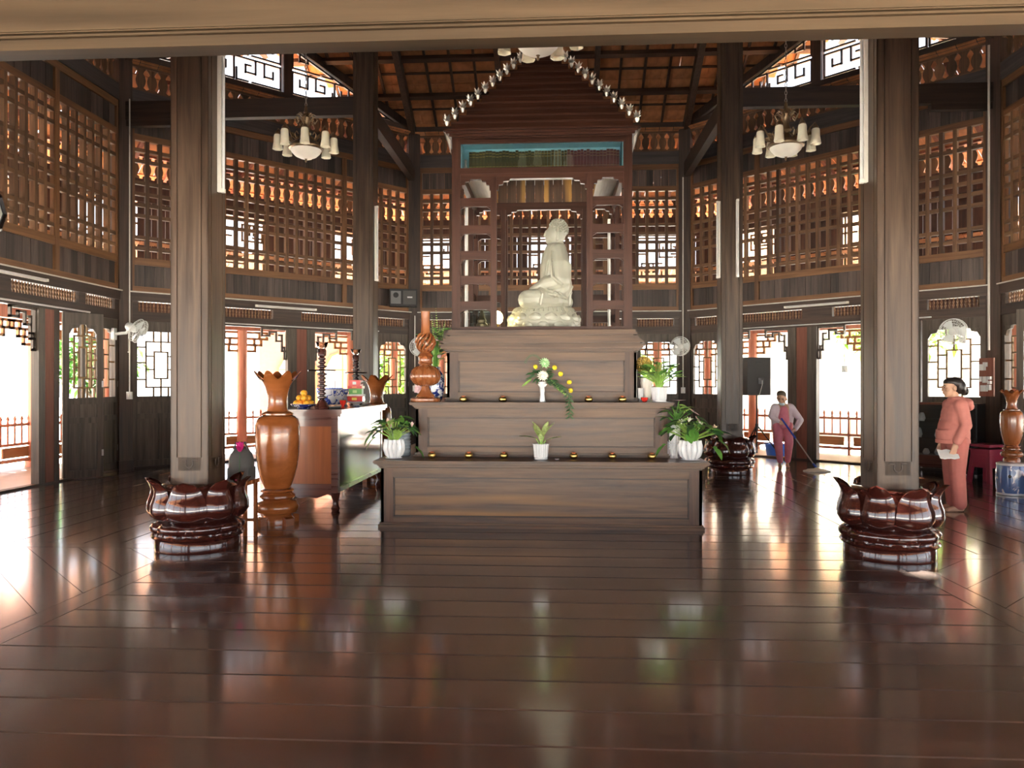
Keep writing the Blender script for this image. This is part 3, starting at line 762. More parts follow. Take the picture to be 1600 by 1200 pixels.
# ------------------------------------------------------------------ stepped altar
altar = thing('stepped_altar', 'three-tiered brown wooden altar with recessed panels in the hall centre', 'altar', (0.02, 0, 0))
def tier(hw, hd, z0, z1, ch, co, plinth):
    """body with framed panels on four sides, cornice and plinth"""
    zt = z1-ch
    MB().rng(-hw+.03, hw-.03, -hd+.03, hd-.03, z0, zt).build('tier_core', 'altar_z', altar)
    for q in range(4):
        L_ = hw if q % 2 == 0 else hd; D_ = hd if q % 2 == 0 else hw
        R_ = q*PI/2
        def side(nm, x0, x1, y0, y1, a, b, mt):
            o = MB().rng(x0, x1, y0, y1, a, b).build(nm, mt, altar); o.rotation_euler[2] = R_
        for s in (-1, 1): side('stile', min(s*(L_-.13), s*L_), max(s*(L_-.13), s*L_), -D_, -D_+.03, z0, zt, 'altar_z')
        side('rail', -L_+.13, L_-.13, -D_, -D_+.03, zt-.09, zt, 'altar'); side('rail', -L_+.13, L_-.13, -D_, -D_+.03, z0, z0+plinth+.06, 'altar')
        side('panel', -L_+.13, L_-.13, -D_+.018, -D_+.032, z0+plinth+.06, zt-.09, 'altar_panel')
        m = MB(); zb, ztp = z0+plinth+.06, zt-.09; e = .014
        m.rng(-L_+.13, L_-.13, -D_+.006, -D_+.02, zb, zb+e); m.rng(-L_+.13, L_-.13, -D_+.006, -D_+.02, ztp-e, ztp)
        for s in (-1, 1): m.rng(min(s*(L_-.13), s*(L_-.13-e)), max(s*(L_-.13), s*(L_-.13-e)), -D_+.006, -D_+.02, zb, ztp)
        o = m.build('panel_moulding', 'darkwood_x', altar); o.rotation_euler[2] = R_
    m = MB()      # cornice: stepped profile
    for g, a, b in ((.12, 0, .12), (-.15, .12, .20), (.30, .20, .38), (.52, .38, .50), (.38, .50, .56), (.85, .56, .72), (1.0, .72, .90), (.9, .90, 1.0)):
        g *= co; m.rng(-hw-g, hw+g, -hd-g, hd+g, zt+ch*a, zt+ch*b)
    m.build('cornice', 'altar', altar)
    m = MB(); m.rng(-hw-.025, hw+.025, -hd-.025, hd+.025, z0, z0+plinth*.55); m.rng(-hw-.012, hw+.012, -hd-.012, hd+.012, z0+plinth*.55, z0+plinth)
    m.build('plinth', 'altar', altar)
tier(1.665, 2.03, 0, .70, .085, .07, .05)
tier(1.375, 1.60, .70, 1.30, .075, .065, .045)
tier(1.075, 1.28, 1.30, 1.93, .075, .07, .045)
m = MB()
for i, (g, a, b) in enumerate([(.12, 1.93, 1.955), (.07, 1.955, 1.968), (.115, 1.968, 1.995), (.075, 1.995, 2.02), (.05, 2.02, 2.05), (.0, 2.05, 2.062), (.04, 2.062, 2.09), (.02, 2.09, 2.12)]): m.rng(-1.05-g, 1.05+g, -1.22-g*.6, 1.22+g*.6, a, b)
m.build('top_moulding', 'altar', altar)

# ------------------------------------------------------------------ shrine cabinet
SZ = 2.12
shr = thing('shrine_cabinet', 'open reddish-brown wooden shrine with bookcase and stepped pyramid roof', 'shrine', (0.02, 0, SZ))
def sp(nm, x0, x1, y0, y1, z0, z1, mt, par=shr): return MB().rng(x0, x1, y0, y1, z0-SZ, z1-SZ).build(nm, mt, par)
sp('floor_board', -1.05, 1.05, -1.05, 1.05, SZ, SZ+.05, 'shrine')
for x in (-1.0, 1.0):
    for y in (-1.0, 1.0): sp('corner_post', x-.05, x+.05, y-.05, y+.05, 2.17, 4.37, 'shrine_z')
for x in (-.56, .56):
    for y in (-1.02, .98): sp('inner_post', x-.035, x+.035, y-.035, y+.035, 2.17, 3.92, 'shrine_z')
for y in (-.56, .56):
    for x in (-1.0, 1.0): sp('inner_post', x-.03, x+.03, y-.035, y+.035, 2.17, 3.92, 'shrine_z')
for z in (3.63, 3.31, 3.01, 2.72, 2.42):
    for y in (-1.02, .98):
        for x0, x1 in ((-.95, -.595), (.595, .95)):
            sp('slat', x0, x1, y-.02, y+.02, z-.05, z+.05, 'shrine')
            for s in (x0, x1):
                d = .05 if s == x0 else -.05; MB().prism([(s, z-.05-SZ), (s+d, z-.05-SZ), (s, z-.085-SZ)], y-.012, y+.012).build('slat_corner', 'shrine', shr)
    for x in (-1.0, 1.0):
        for y0, y1 in ((-.95, -.595), (.595, .95)): sp('slat', x-.02, x+.02, y0, y1, z-.05, z+.05, 'shrine_z')
# fretted headers under the bookcase
def header(y, parent=shr):
    z = 3.92-SZ; m = MB(); m.rng(-.95, .95, y-.025, y+.025, z-.02, z+.08)
    for x0, x1 in ((-.95, -.595), (-.525, .525), (.595, .95)):
        w_ = min(.16, (x1-x0)*.32)
        for s, d in ((x0, 1), (x1, -1)):
            m.prism([(s, z-.02), (s+d*w_, z-.02), (s+d*w_*.9, z-.045), (s+d*w_*.5, z-.05), (s+d*w_*.45, z-.085), (s+d*w_*.15, z-.09), (s+d*w_*.12, z-.15), (s, z-.15)], y-.025, y+.025)
    return m
header(-1.02).build('fretted_header', 'shrine', shr); header(.60).build('fretted_header', 'shrine', shr)
for x in (-.56, .56): sp('inner_post', x-.03, x+.03, .57, .63, 2.17, 3.92, 'shrine_z')
for x in (-.95, .95): sp('side_beam', x-.03, x+.03, -.95, .95, 3.90, 4.0, 'shrine_z')
sp('shelf_board', -.95, .95, -1.04, -.72, 3.97, 4.005, 'shrine')
sp('shelf_back', -.95, .95, -.73, -.70, 4.0, 4.36, 'shelfblue')
sp('shelf_top', -.95, .95, -1.02, -.70, 4.34, 4.36, 'shelfblue')
for x in (-.945, .945): sp('shelf_end', x-.008, x+.008, -1.0, -.72, 4.005, 4.34, 'shelfblue')
sp('shelf_rail', -.95, .95, -1.05, -1.02, 3.96, 4.03, 'shrine'); sp('shelf_rail', -.95, .95, -1.05, -1.02, 4.315, 4.37, 'shrine')
sp('shelf_glass', -.95, .95, -1.030, -1.026, 4.03, 4.315, 'pane')
for i in range(14):
    d = 1.8/14; sp('back_panel_board', -.9+i*d+.003, -.9+(i+1)*d-.003, .70, .72, 3.99, 4.34, 'shrine_panel')
for s in (-1, 1):
    for i in range(4):
        x0 = s*(.66+i*.075); x1 = s*(.66+i*.075+.07); sp('ceiling_board', min(x0, x1), max(x0, x1), -.68, .70, 4.06+i*.028-.1, 4.075+i*.028-.1, 'palewood')
    sp('upper_side', min(s*.94, s*.97), max(s*.94, s*.97), -.95, .95, 4.0, 4.37, 'shrine')
sp('ceiling_board', -.94, .94, -.70, .72, 4.345, 4.36, 'palewood')
m = MB()
for i, (g, a, b) in enumerate([(0, 4.36, 4.39), (.03, 4.39, 4.42), (.06, 4.42, 4.445), (.09, 4.445, 4.466)]): m.rng(-1.05-g, 1.05+g, -1.05-g, 1.05+g, a-SZ, b-SZ)
m.build('cornice', 'shrine', shr)
for sx in (-1, 1):
    for sy in (-1, 1):
        m = MB(); m.prism([(sx*1.07, 4.36-SZ), (sx*1.15, 4.46-SZ), (sx*1.13, 4.46-SZ), (sx*1.06, 4.20-SZ)], sy*1.06-.012, sy*1.06+.012); m.build('corner_bracket', 'palewood', shr)
fl = MB()
for r_, n_, zz, tl in ((.028, 8, 0.01, .035), (.016, 6, .02, .055)):
    for j in range(n_):
        a = 2*PI*j/n_; fl.leaf((0, 0, zz), (math.cos(a), math.sin(a), 1.0 if r_ < .02 else .45), (0, 0, 1), tl+.02, .035, -.3, 3)
fl.lathe([(.012, -.03), (.02, -.01), (.028, .01), (.012, .03)], 8)
flw = obj_mesh(fl, 'silver')
zc = 4.465
for i in range(13):
    h_ = 1.07-i*.082; zt = zc+.106
    m = MB(); v = [(-h_, -h_, zc-SZ), (h_, -h_, zc-SZ), (h_, h_, zc-SZ), (-h_, h_, zc-SZ)]; g = h_-.022
    v += [(-g, -g, zt-SZ), (g, -g, zt-SZ), (g, g, zt-SZ), (-g, g, zt-SZ)]
    m.add(v, [(3, 2, 1, 0), (4, 5, 6, 7), (0, 1, 5, 4), (1, 2, 6, 5), (2, 3, 7, 6), (3, 0, 4, 7)])
    m.rng(-g-.012, g+.012, -g-.012, g+.012, zt-.022-SZ, zt-SZ+.001)
    st = m.build('roof_step', 'shrine', shr)
    for sx in (-1, 1):
        for sy in (-1, 1): link('lotus_ornament', flw, st, (sx*(h_+.03), sy*(h_+.03), zc+.075-SZ), random.random()*3)
    zc = zt
MB().lathe([(.07, zc-SZ), (.05, zc+.06-SZ), (.09, zc+.12-SZ), (.05, zc+.2-SZ), (.004, zc+.36-SZ)], 14).build('finial', 'shrine', shr, True)
# books behind the glass
bx = -.855; nb = 0
while bx < .875:
    wd = random.uniform(.034, .042); h_ = random.uniform(.222, .240)
    green = bx < .27
    t = thing('book', 'thick %s spined book in the shrine bookcase behind glass' % ('olive green' if green else 'maroon'), 'book', (bx+wd/2+.02, -.90, 4.006), 0, 'olive green books in the shrine bookcase' if green else 'maroon books in the shrine bookcase')
    m = MB(); m.box(0, 0, h_/2, wd-.003, .17, h_); m.prism([(-wd/2+.0015, 0), (wd/2-.0015, 0), (wd/2-.0015, h_), (-wd/2+.0015, h_)], -.092, -.085)
    m.build('cover', 'book_green' if green else 'book_maroon', t)
    m = MB()
    for zz in (.03, .05, h_*.72, h_-.03): m.box(0, -.094, zz, wd-.006, .003, .006)
    m.build('spine_bands', 'book_gold' if green else 'bronze', t)
    bx += wd; nb += 1
t = thing('small_vase', 'small white bottle vase at the end of the bookcase', 'vase', (-.885, -.90, 4.006))
MB().lathe([(.02, 0), (.03, .02), (.027, .06), (.012, .1), (.012, .13), (.02, .15)], 14).build('bottle', 'white', t, True)
MB().lathe([(.021, .148), (.012, .152), (.013, .165)], 12).build('rim', 'silver', t, True)

# ------------------------------------------------------------------ marble buddha on a lotus seat
BZ = SZ+.05
bud = thing('buddha_statue', 'white marble seated Buddha in side view on a lotus base inside the shrine', 'statue', (0.03, 0, BZ))
BO = Vector((0, 0, .06))
m = MB()
m.lathe([(.40, 0), (.46, .05), (.475, .12), (.44, .20), (.40, .27), (.37, .315), (.30, .33)], 40, (0, 0, 0)); m.build('lotus_base', 'marble', bud, True)
def scale_petal(r, z0, z1, half):
    return petal_mesh([(r-.02, z0), (r+.012, z0+(z1-z0)*.3), (r+.016, z0+(z1-z0)*.6), (r-.006, z1)], half, 2.0, 7, .02, .35, .012)
p1m = obj_mesh(scale_petal(.455, .005, .15, PI/14), 'marble', True); p2m = obj_mesh(scale_petal(.455, .10, .225, PI/14), 'marble', True)
for j in range(14):
    link('lotus_petal', p1m, bud, None, j*2*PI/14+.22); link('lotus_petal', p2m, bud, None, (j+.5)*2*PI/14+.22)
mk = MB()
for j in range(44):
    a = 2*PI*j/44; mk.tube([(.415*math.cos(a), .415*math.sin(a), .245), (.383*math.cos(a), .383*math.sin(a), .30)], .010, 5)
mk.build('stamen_ring', 'marble', bud, True)
b = MB()      # facing -X
z_ = .06
def e(c, r, R=None): b.ell((c[0], c[1], c[2]+z_), r, 18, 12, R)
def l(pts, rad): limb(b, [(p[0], p[1], p[2]+z_) for p in pts], rad)
e((.17, 0, .33), (.21, .34, .13)); e((.17, 0, .52), (.20, .27, .28)); e((.16, 0, .76), (.195, .28, .22)); e((.17, 0, .93), (.15, .27, .12))
e((.185, 0, 1.03), (.11, .15, .07)); limb(b, [(.175, 0, 1.0+z_), (.16, 0, 1.14+z_)], [.10, .092])
for s in (-1, 1):
    l([(.12, s*.17, .97), (.085, s*.19, .78), (.085, s*.18, .56)], [.11, .12, .11])
    l([(.13, s*.26, .34), (-.10, s*.40, .335), (-.20, s*.38, .335)], [.13, .125, .115])                # thighs out to the knees
    l([(-.20, s*.36, .33), (-.22, s*.10, .33), (-.18, -s*.10, .36)], [.12, .10, .075])              # crossed shins
    l([(.18, s*.24, .95), (.21, s*.34, .76), (.22, s*.36, .58)], [.115, .125, .125])                 # upper arms
    l([(.23, s*.36, .56), (.04, s*.32, .53), (-.14, s*.10, .475)], [.115, .10, .055])              # forearms in the lap
    l([(.24, s*.34, .50), (.16, s*.30, .38), (.05, s*.22, .33)], [.09, .09, .08])                   # hanging sleeve
    e((-.16, s*.03, .455), (.07, .08, .03))
for k_ in range(4): l([(-.13-.015*k_, -.12+.01*k_, .475), (-.19, .02+.03*k_, .455)], [.016, .013])
e((.155, 0, 1.21), (.125, .115, .145)); e((.185, 0, 1.265), (.125, .12, .125)); e((.10, 0, 1.15), (.085, .085, .075)); e((.075, 0, 1.125), (.05, .055, .035)); e((.185, 0, 1.375), (.08, .08, .035))
l([(.035, 0, 1.255), (.018, 0, 1.205), (.03, 0, 1.185)], [.018, .022, .018]); e((.034, 0, 1.155), (.018, .035, .009)); e((.038, 0, 1.135), (.018, .03, .011))
for s in (-1, 1): l([(.185, s*.118, 1.27), (.19, s*.122, 1.20), (.18, s*.115, 1.13)], [.022, .014, .020]); e((.05, s*.045, 1.245), (.022, .03, .010))
# robe folds on the chest, sleeve and lap
for s in (-1, 1):
    for k_ in range(6):
        t_ = k_/5; l([(.14-.03*k_, s*(.30-.045*k_), 1.0-.01*k_), (.05-.075*t_, s*(.30-.04*k_), .80), (.02-.055*t_, s*(.29-.035*k_), .60)], [.016, .018, .015])
    for k_ in range(6): l([(-.06+.05*k_, s*(.36+.02*k_), .47-.012*k_), (.06+.045*k_, s*(.44-.01*k_), .39-.01*k_), (.19+.035*k_, s*(.41-.02*k_), .37+.025*k_)], [.012, .020, .014])
    l([(-.03, s*.515, .25), (-.01, s*.525, .38), (-.05, s*.40, .46)], [.016, .018, .016])
    l([(.10, s*.36, .94), (.09, s*.45, .76), (.11, s*.475, .60), (.23, s*.47, .50)], [.012, .016, .018, .016])
    for k_ in range(3): l([(.32+.01*k_, s*(.28-.08*k_), .80), (.335, s*(.30-.08*k_), .50), (.335, s*(.28-.08*k_), .27)], [.016, .020, .018])
l([(.19, -.13, 1.0), (.09, -.07, .98), (.06, 0, .93), (.09, .07, .98), (.19, .13, 1.0)], [.016]*5)
me = fused(b, .0085, 2, 'figure'); me.materials.append(MATS['marble']); link('figure', me, bud)
cu = MB()
gold_a = PI*(3-math.sqrt(5))
for j in range(170):
    zz = 1-(j+.5)/170*1.35; rr = math.sqrt(max(0, 1-zz*zz)); a = j*gold_a
    p = Vector((.185+.128*rr*math.cos(a), .123*rr*math.sin(a), 1.27+z_+.130*zz))
    if p.x < .075 + max(0, (1.33+z_-p.z))*.75: continue
    if p.z < 1.2+z_: continue
    cu.ell(p, .0135, 7, 5)
for j in range(24):
    a = j*gold_a; zz = 1-(j+.5)/24; rr = math.sqrt(1-zz*zz); cu.ell((.185+.08*rr*math.cos(a), .08*rr*math.sin(a), 1.375+z_+.035*zz), .012, 7, 5)
cu.build('hair_curls', 'marble', bud, True)
# offerings inside the shrine
t = thing('glass_case', 'small clear display case with a golden stupa on the shrine floor', 'display case', (-.72, -.62, BZ))
MB().rng(-.14, .14, -.12, .12, 0, .03).build('case_base', 'darkwood', t)
m = MB()
for sx in (-1, 1): m.rng(sx*.13-.004, sx*.13+.004, -.11, .11, .03, .31)
for sy in (-1, 1): m.rng(-.134, .134, sy*.11-.004, sy*.11+.004, .03, .31)
m.rng(-.134, .134, -.114, .114, .306, .314); m.build('glass', 'clearplastic', t)
MB().lathe([(.07, .03), (.07, .06), (.05, .08), (.055, .11), (.035, .14), (.025, .19), (.012, .25), (.003, .29)], 16).build('stupa', 'bronze', t, True)
t = thing('oil_lamp', 'small glowing yellow lamp beside the lotus base', 'lamp', (-.55, -.30, BZ))
MB().lathe([(.05, 0), (.05, .02), (.02, .04), (.02, .07), (.04, .09)], 14).build('lamp_foot', 'brass', t, True)
MB().lathe([(.03, .09), (.06, .12), (.068, .17), (.055, .22), (.02, .25), (.004, .255)], 18).build('lamp_globe', 'glow', t, True)
for s in (-1, 1):
    lightb = thing('fluorescent_light', 'slim vertical white tube inside the shrine ' + ('near the oil lamp' if s < 0 else 'behind the statue back'), 'light', (s*.90, -.70 if s < 0 else .40, BZ))
    MB().rng(-.018, .018, -.018, .018, 0, 1.55).build('housing', 'cream', lightb); MB().tube([(0, -.03, .03), (0, -.03, 1.52)], .014, 8).build('tube', 'white', lightb, True)

# ------------------------------------------------------------------ chandeliers
def chandelier(loc, label, ztop):
    t = thing('chandelier', label, 'chandelier', loc, 0, 'frosted glass chandeliers')
    MB().lathe([(.004, -.045), (.014, -.03), (.01, -.01), (.02, 0), (.02, .004)], 10).build('finial', 'bronze', t, True)
    MB().lathe([(.015, 0), (.08, .012), (.14, .04), (.185, .085), (.205, .13), (.195, .13), (.17, .09), (.12, .05), (.01, .02)], 32).build('glass_bowl', 'bowl_glass', t, True)
    MB().lathe([(.20, .12), (.225, .13), (.23, .15), (.215, .17), (.20, .185), (.10, .20), (.06, .24), (.045, .30), (.07, .34), (.05, .38), (.03, .44), (.055, .50), (.07, .54), (.03, .60), (.02, .68), (.006, .72)], 24).build('body', 'bronze', t, True)
    cr = MB()
    for j in range(8):
        a = 2*PI*j/8+.2; c, s = math.cos(a), math.sin(a)
        cr.tube([(c*.04, s*.04, .50), (c*.11, s*.11, .56), (c*.15, s*.15, .52), (c*.12, s*.12, .47), (c*.09, s*.09, .50)], .008, 5)
        cr.leaf((c*.05, s*.05, .56), (c, s, 1.2), (0, 0, 1), .12, .05, .6, 4)
    cr.build('crown', 'bronze', t)
    am = MB(); am.tube([(.07, 0, .30), (.16, 0, .22), (.24, 0, .24), (.30, 0, .33), (.355, 0, .38), (.37, 0, .345), (.36, 0, .31)], .010, 6); am.tube([(.16, 0, .22), (.19, 0, .29), (.16, 0, .33), (.13, 0, .30)], .007, 5); am.lathe([(.03, .295), (.04, .31), (.022, .345)], 12, (.36, 0, 0)); am.leaf((.2, 0, .24), (.6, 0, .8), (0, 1, 0), .12, .05, .5)
    am = obj_mesh(am, 'bronze'); sh = obj_mesh(MB().lathe([(.028, .305), (.045, .295), (.05, .27), (.052, .20), (.060, .13), (.064, .105), (.058, .105), (.046, .2), (.04, .28)], 18, (.36, 0, 0), lambda i, a: ((.004*math.cos(6*a) if i in (4, 5, 6) else 0), 0)), 'shade_glass', True)
    for j in range(8):
        a = link('arm', am, t, None, j*PI/4+.28); link('glass_shade', sh, a)
    ch = MB(); z = .70
    L_ = ztop-loc[2]
    k = 0
    while z < L_:
        a = (k % 2)*PI/2; P = []
        for q in range(9): P.append((.014*math.cos(2*PI*q/8)*math.cos(a), .014*math.cos(2*PI*q/8)*math.sin(a), z+.03*math.sin(2*PI*q/8)+.02))
        ch.tube(P, .0045, 4); z += .05; k += 1
    ch.build('chain', 'silver', t)
    return t
chandelier((-3.12, 0, 4.48), 'chandelier with frosted glass shades hanging over the floor vase and offering table', 9.05)
chandelier((3.12, 0, 4.40), 'chandelier with frosted glass shades hanging over the sweeping woman', 9.05)
chandelier((.03, -3.10, 4.45), 'chandelier with frosted glass shades hanging before the shrine roof', 9.05)

# ------------------------------------------------------------------ wall fans, conduits, switches
def fan(loc, rotz, tilt, arm, label):
    t = thing('wall_fan', label, 'fan', loc, rotz, 'white wall fans')
    # local: head faces -Y, wall behind at +Y*arm
    H = bpy.data.objects.new('fan_head', None)
    R_ = Euler((tilt, 0, 0)).to_matrix().to_4x4()
    def T(mb): mb.v = [tuple(R_ @ Vector(p)) for p in mb.v]; return mb
    g = MB()
    for r_, y in ((.205, -.03), (.205, -.10), (.17, -.125), (.135, -.14), (.10, -.148), (.065, -.152), (.17, .0), (.12, .01)):
        g.tube([(r_*math.cos(2*PI*q/28), y, r_*math.sin(2*PI*q/28)) for q in range(29)], .006 if r_ > .2 else .0028, 5)
    for j in range(40):
        a = 2*PI*j/40; c, s = math.cos(a), math.sin(a)
        g.tube([(.05*c, -.152, .05*s), (.12*c, -.146, .12*s), (.18*c, -.12, .18*s), (.206*c, -.08, .206*s)], .002, 3)
        if j % 2 == 0: g.tube([(.206*c, -.06, .206*s), (.16*c, .0, .16*s), (.06*c, .012, .06*s)], .002, 3)
    T(g).build('grille', 'fanwhite', t)
    bl = MB()
    for j in range(3):
        a = 2*PI*j/3; P = []
        for v in range(5):
            row = []
            for u in range(5):
                r_ = .04+.145*v/4; aa = a+(-.55+1.1*u/4)*(1-.15*v/4); row.append((r_*math.cos(aa), -.075+.035*(u/4-.5), r_*math.sin(aa)))
            P.append(row)
        bl.grid(P, 5, 5)
    T(bl).build('blades', 'fanblade', t, True)
    m = MB(); Ry = Matrix.Rotation(PI/2, 4, 'X'); m.lathe([(.052, .0), (.05, .01), (.03, .016), (.004, .017)], 18, (0, 0, .145), M=Ry); T(m).build('hub_cap', 'fanwhite', t, True)
    m = MB(); m.lathe([(.05, -.16), (.07, -.13), (.075, -.06), (.06, .0), (.045, .04)], 18, M=Ry); T(m).build('motor', 'fanwhite', t, True)
    m = MB(); m.tube([(0, .11, 0), (0, .15, -.06), (0, arm-.05, -.08)], [.03, .028, .028], 8); m.rng(-.045, .045, arm-.06, arm, -.18, .02); m.build('wall_bracket', 'fanwhite', t, True)
    m = MB(); m.tube([(.02, .13, -.05), (.02, .13, -.22), (.025, .13, -.38)], .002, 4); m.ell((.025, .13, -.39), .012, 8, 6); m.build('pull_cord', 'conduit', t)
fan((-2.86, 6.90, 2.33), math.radians(14), math.radians(6), .38, 'white wall fan beside the carved wooden lamp vase')
fan((2.86, 6.90, 2.33), math.radians(6), math.radians(8), .38, 'white wall fan above the fluted white flowerpot')
fan((6.66, 2.90, 2.36), math.radians(-42), math.radians(8), .46, 'white wall fan above the woman in the coral hoodie')
fan((-7.04, 2.80, 2.44), math.radians(92), math.radians(26), .40, 'white wall fan turned sideways beside the half-open lattice door')
def conduit(pts, label, box=None, r=.012):
    p0 = Vector(pts[0]); t = thing('cable_conduit', label, 'conduit', p0)
    MB().tube([Vector(p)-p0 for p in pts], r, 6).build('pipe', 'conduit', t, True)
    if box:
        m = MB(); b0 = Vector(box)-p0; m.box(b0.x, b0.y, b0.z, .09, .045, .13); m.build('switch_box', 'white', t)
        m = MB(); m.box(b0.x, b0.y-.025, b0.z, .03, .01, .05); m.build('rocker', 'cream', t)
conduit([(-3.02, 7.28, 1.45), (-3.02, 7.28, 3.05)], 'pale conduit with switch on the post beside the carved lamp vase', (-3.02, 7.27, 1.4))
conduit([(3.0, 7.28, 1.4), (3.0, 7.28, 6.1)], 'tall pale conduit and switch on the post above the potted plant', (3.0, 7.27, 1.36))
conduit([(-7.21, 2.93, 1.35), (-7.21, 2.93, 6.0), (-7.21, 2.93, 6.45)], 'tall pale conduit and switch on the post by the sideways fan', (-7.2, 2.91, 1.30))
conduit([(7.20, 2.90, 2.05), (7.20, 2.90, 7.0)], 'tall pale conduit on the post by the switch board', None, .02)
conduit([(5.55, 4.66, 1.85), (5.55, 4.66, 2.50), (5.35, 4.86, 2.50)], 'thin white hanging cord with pull switch by the display cabinet', (5.55, 4.65, 1.78), .010)
t = thing('switch_board', 'brown wooden board with white switches and plugs on the corner post', 'switch board', (7.13, 2.83, 1.30), math.radians(-67.5))
MB().rng(-.13, .13, -.012, .012, 0, .62).build('board', 'redwood', t)
for x, z, w_, h_ in ((-.05, .42, .09, .10), (.0, .48, .05, .07), (-.07, .24, .05, .08), (0, .22, .06, .10), (.08, .27, .05, .05), (.08, .20, .05, .05), (-.02, .08, .10, .10), (.07, .10, .05, .09)):
    MB().rng(x-w_/2, x+w_/2, -.06, -.01, z, z+h_).build('switch', 'white', t)
for nm, x0, lb in (('wall_back_left', -.70, 'horizontal fluorescent tube over the doorway behind the floor vase'), ('wall_back_right', -.62, 'horizontal fluorescent tube over the doorway behind the sweeping woman'), ('wall_left', -.36, 'horizontal fluorescent tube over the left side doorway')):
    W, M = WL[nm]; lightbar(M @ Vector((x0, -.12, 3.03)), W.rotation_euler[2], lb, True)
W, M = WL['wall_back_left']
t = thing('wall_speaker', 'grey and black loudspeaker mounted high beside the corner post', 'speaker', M @ Vector((2.62, -.30, 3.22)), W.rotation_euler[2]-.55)
MB().rng(-.30, .30, -.14, .16, 0, .38).build('cabinet', 'black', t); MB().rng(-.01, .27, -.155, -.14, .04, .34).build('grille', 'charcoal', t); MB().rng(-.28, -.06, -.15, -.14, .05, .33).build('horn_plate', 'speakergrey', t)
m = MB(); m.lathe([(.05, 0), (.06, .012), (.02, .016)], 14, (-.17, .24, .14), M=Matrix.Rotation(PI/2, 4, 'X')); m.build('tweeter', 'black', t, True)
MB().rng(.08, .19, -.16, -.154, .18, .21).build('badge', 'steel', t); MB().rng(-.05, .05, .1, .36, .16, .24).build('bracket', 'black', t)
t = thing('wall_clock', 'dark-framed octagonal wall clock with white face on the lattice wall', 'clock', (-7.36, -.22, 3.82), PI/2)
Rx = Matrix.Rotation(PI/2, 4, 'X'); m = MB(); m.lathe([(.34, -.03), (.34, .03), (.30, .05), (.27, .03), (.27, -.03)], 8, M=Rx); m.build('frame', 'blackgloss', t); m = MB(); m.lathe([(.28, -.02), (.28, .01)], 32, M=Rx); m.build('face', 'white', t)
m = MB(); m.bar((0, -.016, 0), (.05, -.016, .14), .012, .006, (0, 1, 0)); m.bar((0, -.016, 0), (.16, -.016, -.08), .010, .006, (0, 1, 0)); m.build('hands', 'black', t)

# ------------------------------------------------------------------ large turned floor vases with ruffled rims
def ruffle(r0, n=6):
    def f(i, a): return (0.035*math.cos(n*a)*(1 if i >= r0 else 0)*(1 if i < 99 else 0), (.045*math.cos(n*a)) if i >= r0 else 0)
    return f
def floor_vase(loc, label, s=1.0, mat='vasewood', group='turned wooden floor vases', feet=True):
    t = thing('floor_vase', label, 'vase', loc, .15, group)
    def L(P): return [(r*s, z*s) for r, z in P]
    MB().lathe(L([(.17, .0), (.175, .06), (.15, .10), (.155, .115), (.205, .13), (.225, .17), (.225, .20), (.20, .24), (.15, .26), (.165, .275), (.185, .29), (.185, .31), (.165, .325), (.15, .34), (.175, .355), (.17, .37), (.13, .385)]), 40).build('foot', mat, t, True)
    if feet:
        for j in range(4):
            a = PI/4+j*PI/2; M = Matrix.Rotation(a, 4, 'Z'); m = MB(); m.prism([(.12*s, 0), (.235*s, 0), (.235*s, .075*s), (.19*s, .09*s), (.14*s, .08*s)], -.05*s, .05*s, M); m.build('foot_bracket', mat, t)
    MB().lathe(L([(.13, .38), (.15, .42), (.18, .50), (.205, .60), (.222, .72), (.232, .84), (.235, .96), (.232, 1.06), (.215, 1.12), (.18, 1.155), (.15, 1.165)]), 44).build('body', mat, t, True)
    MB().lathe(L([(.15, 1.16), (.165, 1.17), (.165, 1.185), (.14, 1.20), (.115, 1.21)]), 40).build('collar', mat, t, True)
    def rf(i, a):
        k = {8: .4, 9: .8, 10: 1, 11: 1, 12: .8, 13: .3}.get(i, 0); return (.028*k*math.cos(7*a)*s, .042*k*math.cos(7*a)*s)
    MB().lathe(L([(.115, 1.20), (.105, 1.24), (.098, 1.29), (.10, 1.34), (.108, 1.39), (.118, 1.43), (.13, 1.47), (.148, 1.51), (.17, 1.545), (.20, 1.575), (.222, 1.595), (.216, 1.60), (.165, 1.56), (.12, 1.47), (.08, 1.33)]), 84, ruf=rf).build('ruffled_neck', mat, t, True)
    return t
floor_vase((-2.80, -1.90, 0), 'large orange-brown turned wooden vase with ruffled rim before the offering table')
floor_vase((-2.60, 1.80, 0), 'turned wooden vase with ruffled rim behind the offering table, rim above the red boxes')
# ------------------------------------------------------------------ right corner: ceramic stool with wooden vase, pink stool, display cabinet
t = thing('ceramic_stool', 'blue and white barrel-shaped ceramic stool under the dark wooden vase', 'stool', (6.36, .80, 0))
MB().lathe([(.165, 0), (.18, .03), (.19, .10), (.195, .22), (.19, .33), (.18, .40)], 32).build('barrel', 'bluestool', t, True)
MB().lathe([(.168, -.0), (.186, .005), (.186, .03), (.17, .035)], 32).build('foot_band', 'porcelain', t, True)
MB().lathe([(.175, .395), (.186, .405), (.186, .43), (.14, .445)], 32).build('seat_rim', 'porcelain', t, True)
for a in (-1.2, -2.2, 2.0): 
    m = MB(); m.ell((.188*math.cos(a), .188*math.sin(a), .26), .022, 8, 6); m.build('grip_hole', 'black', t, True)
floor_vase((6.36, .80, .44), 'dark brown ruffled wooden vase standing on the blue ceramic stool', .60, 'carvedwood', None, False)
t = thing('carved_stand', 'small carved wooden stand beside the blue ceramic stool', 'stand', (6.55, .42, 0))
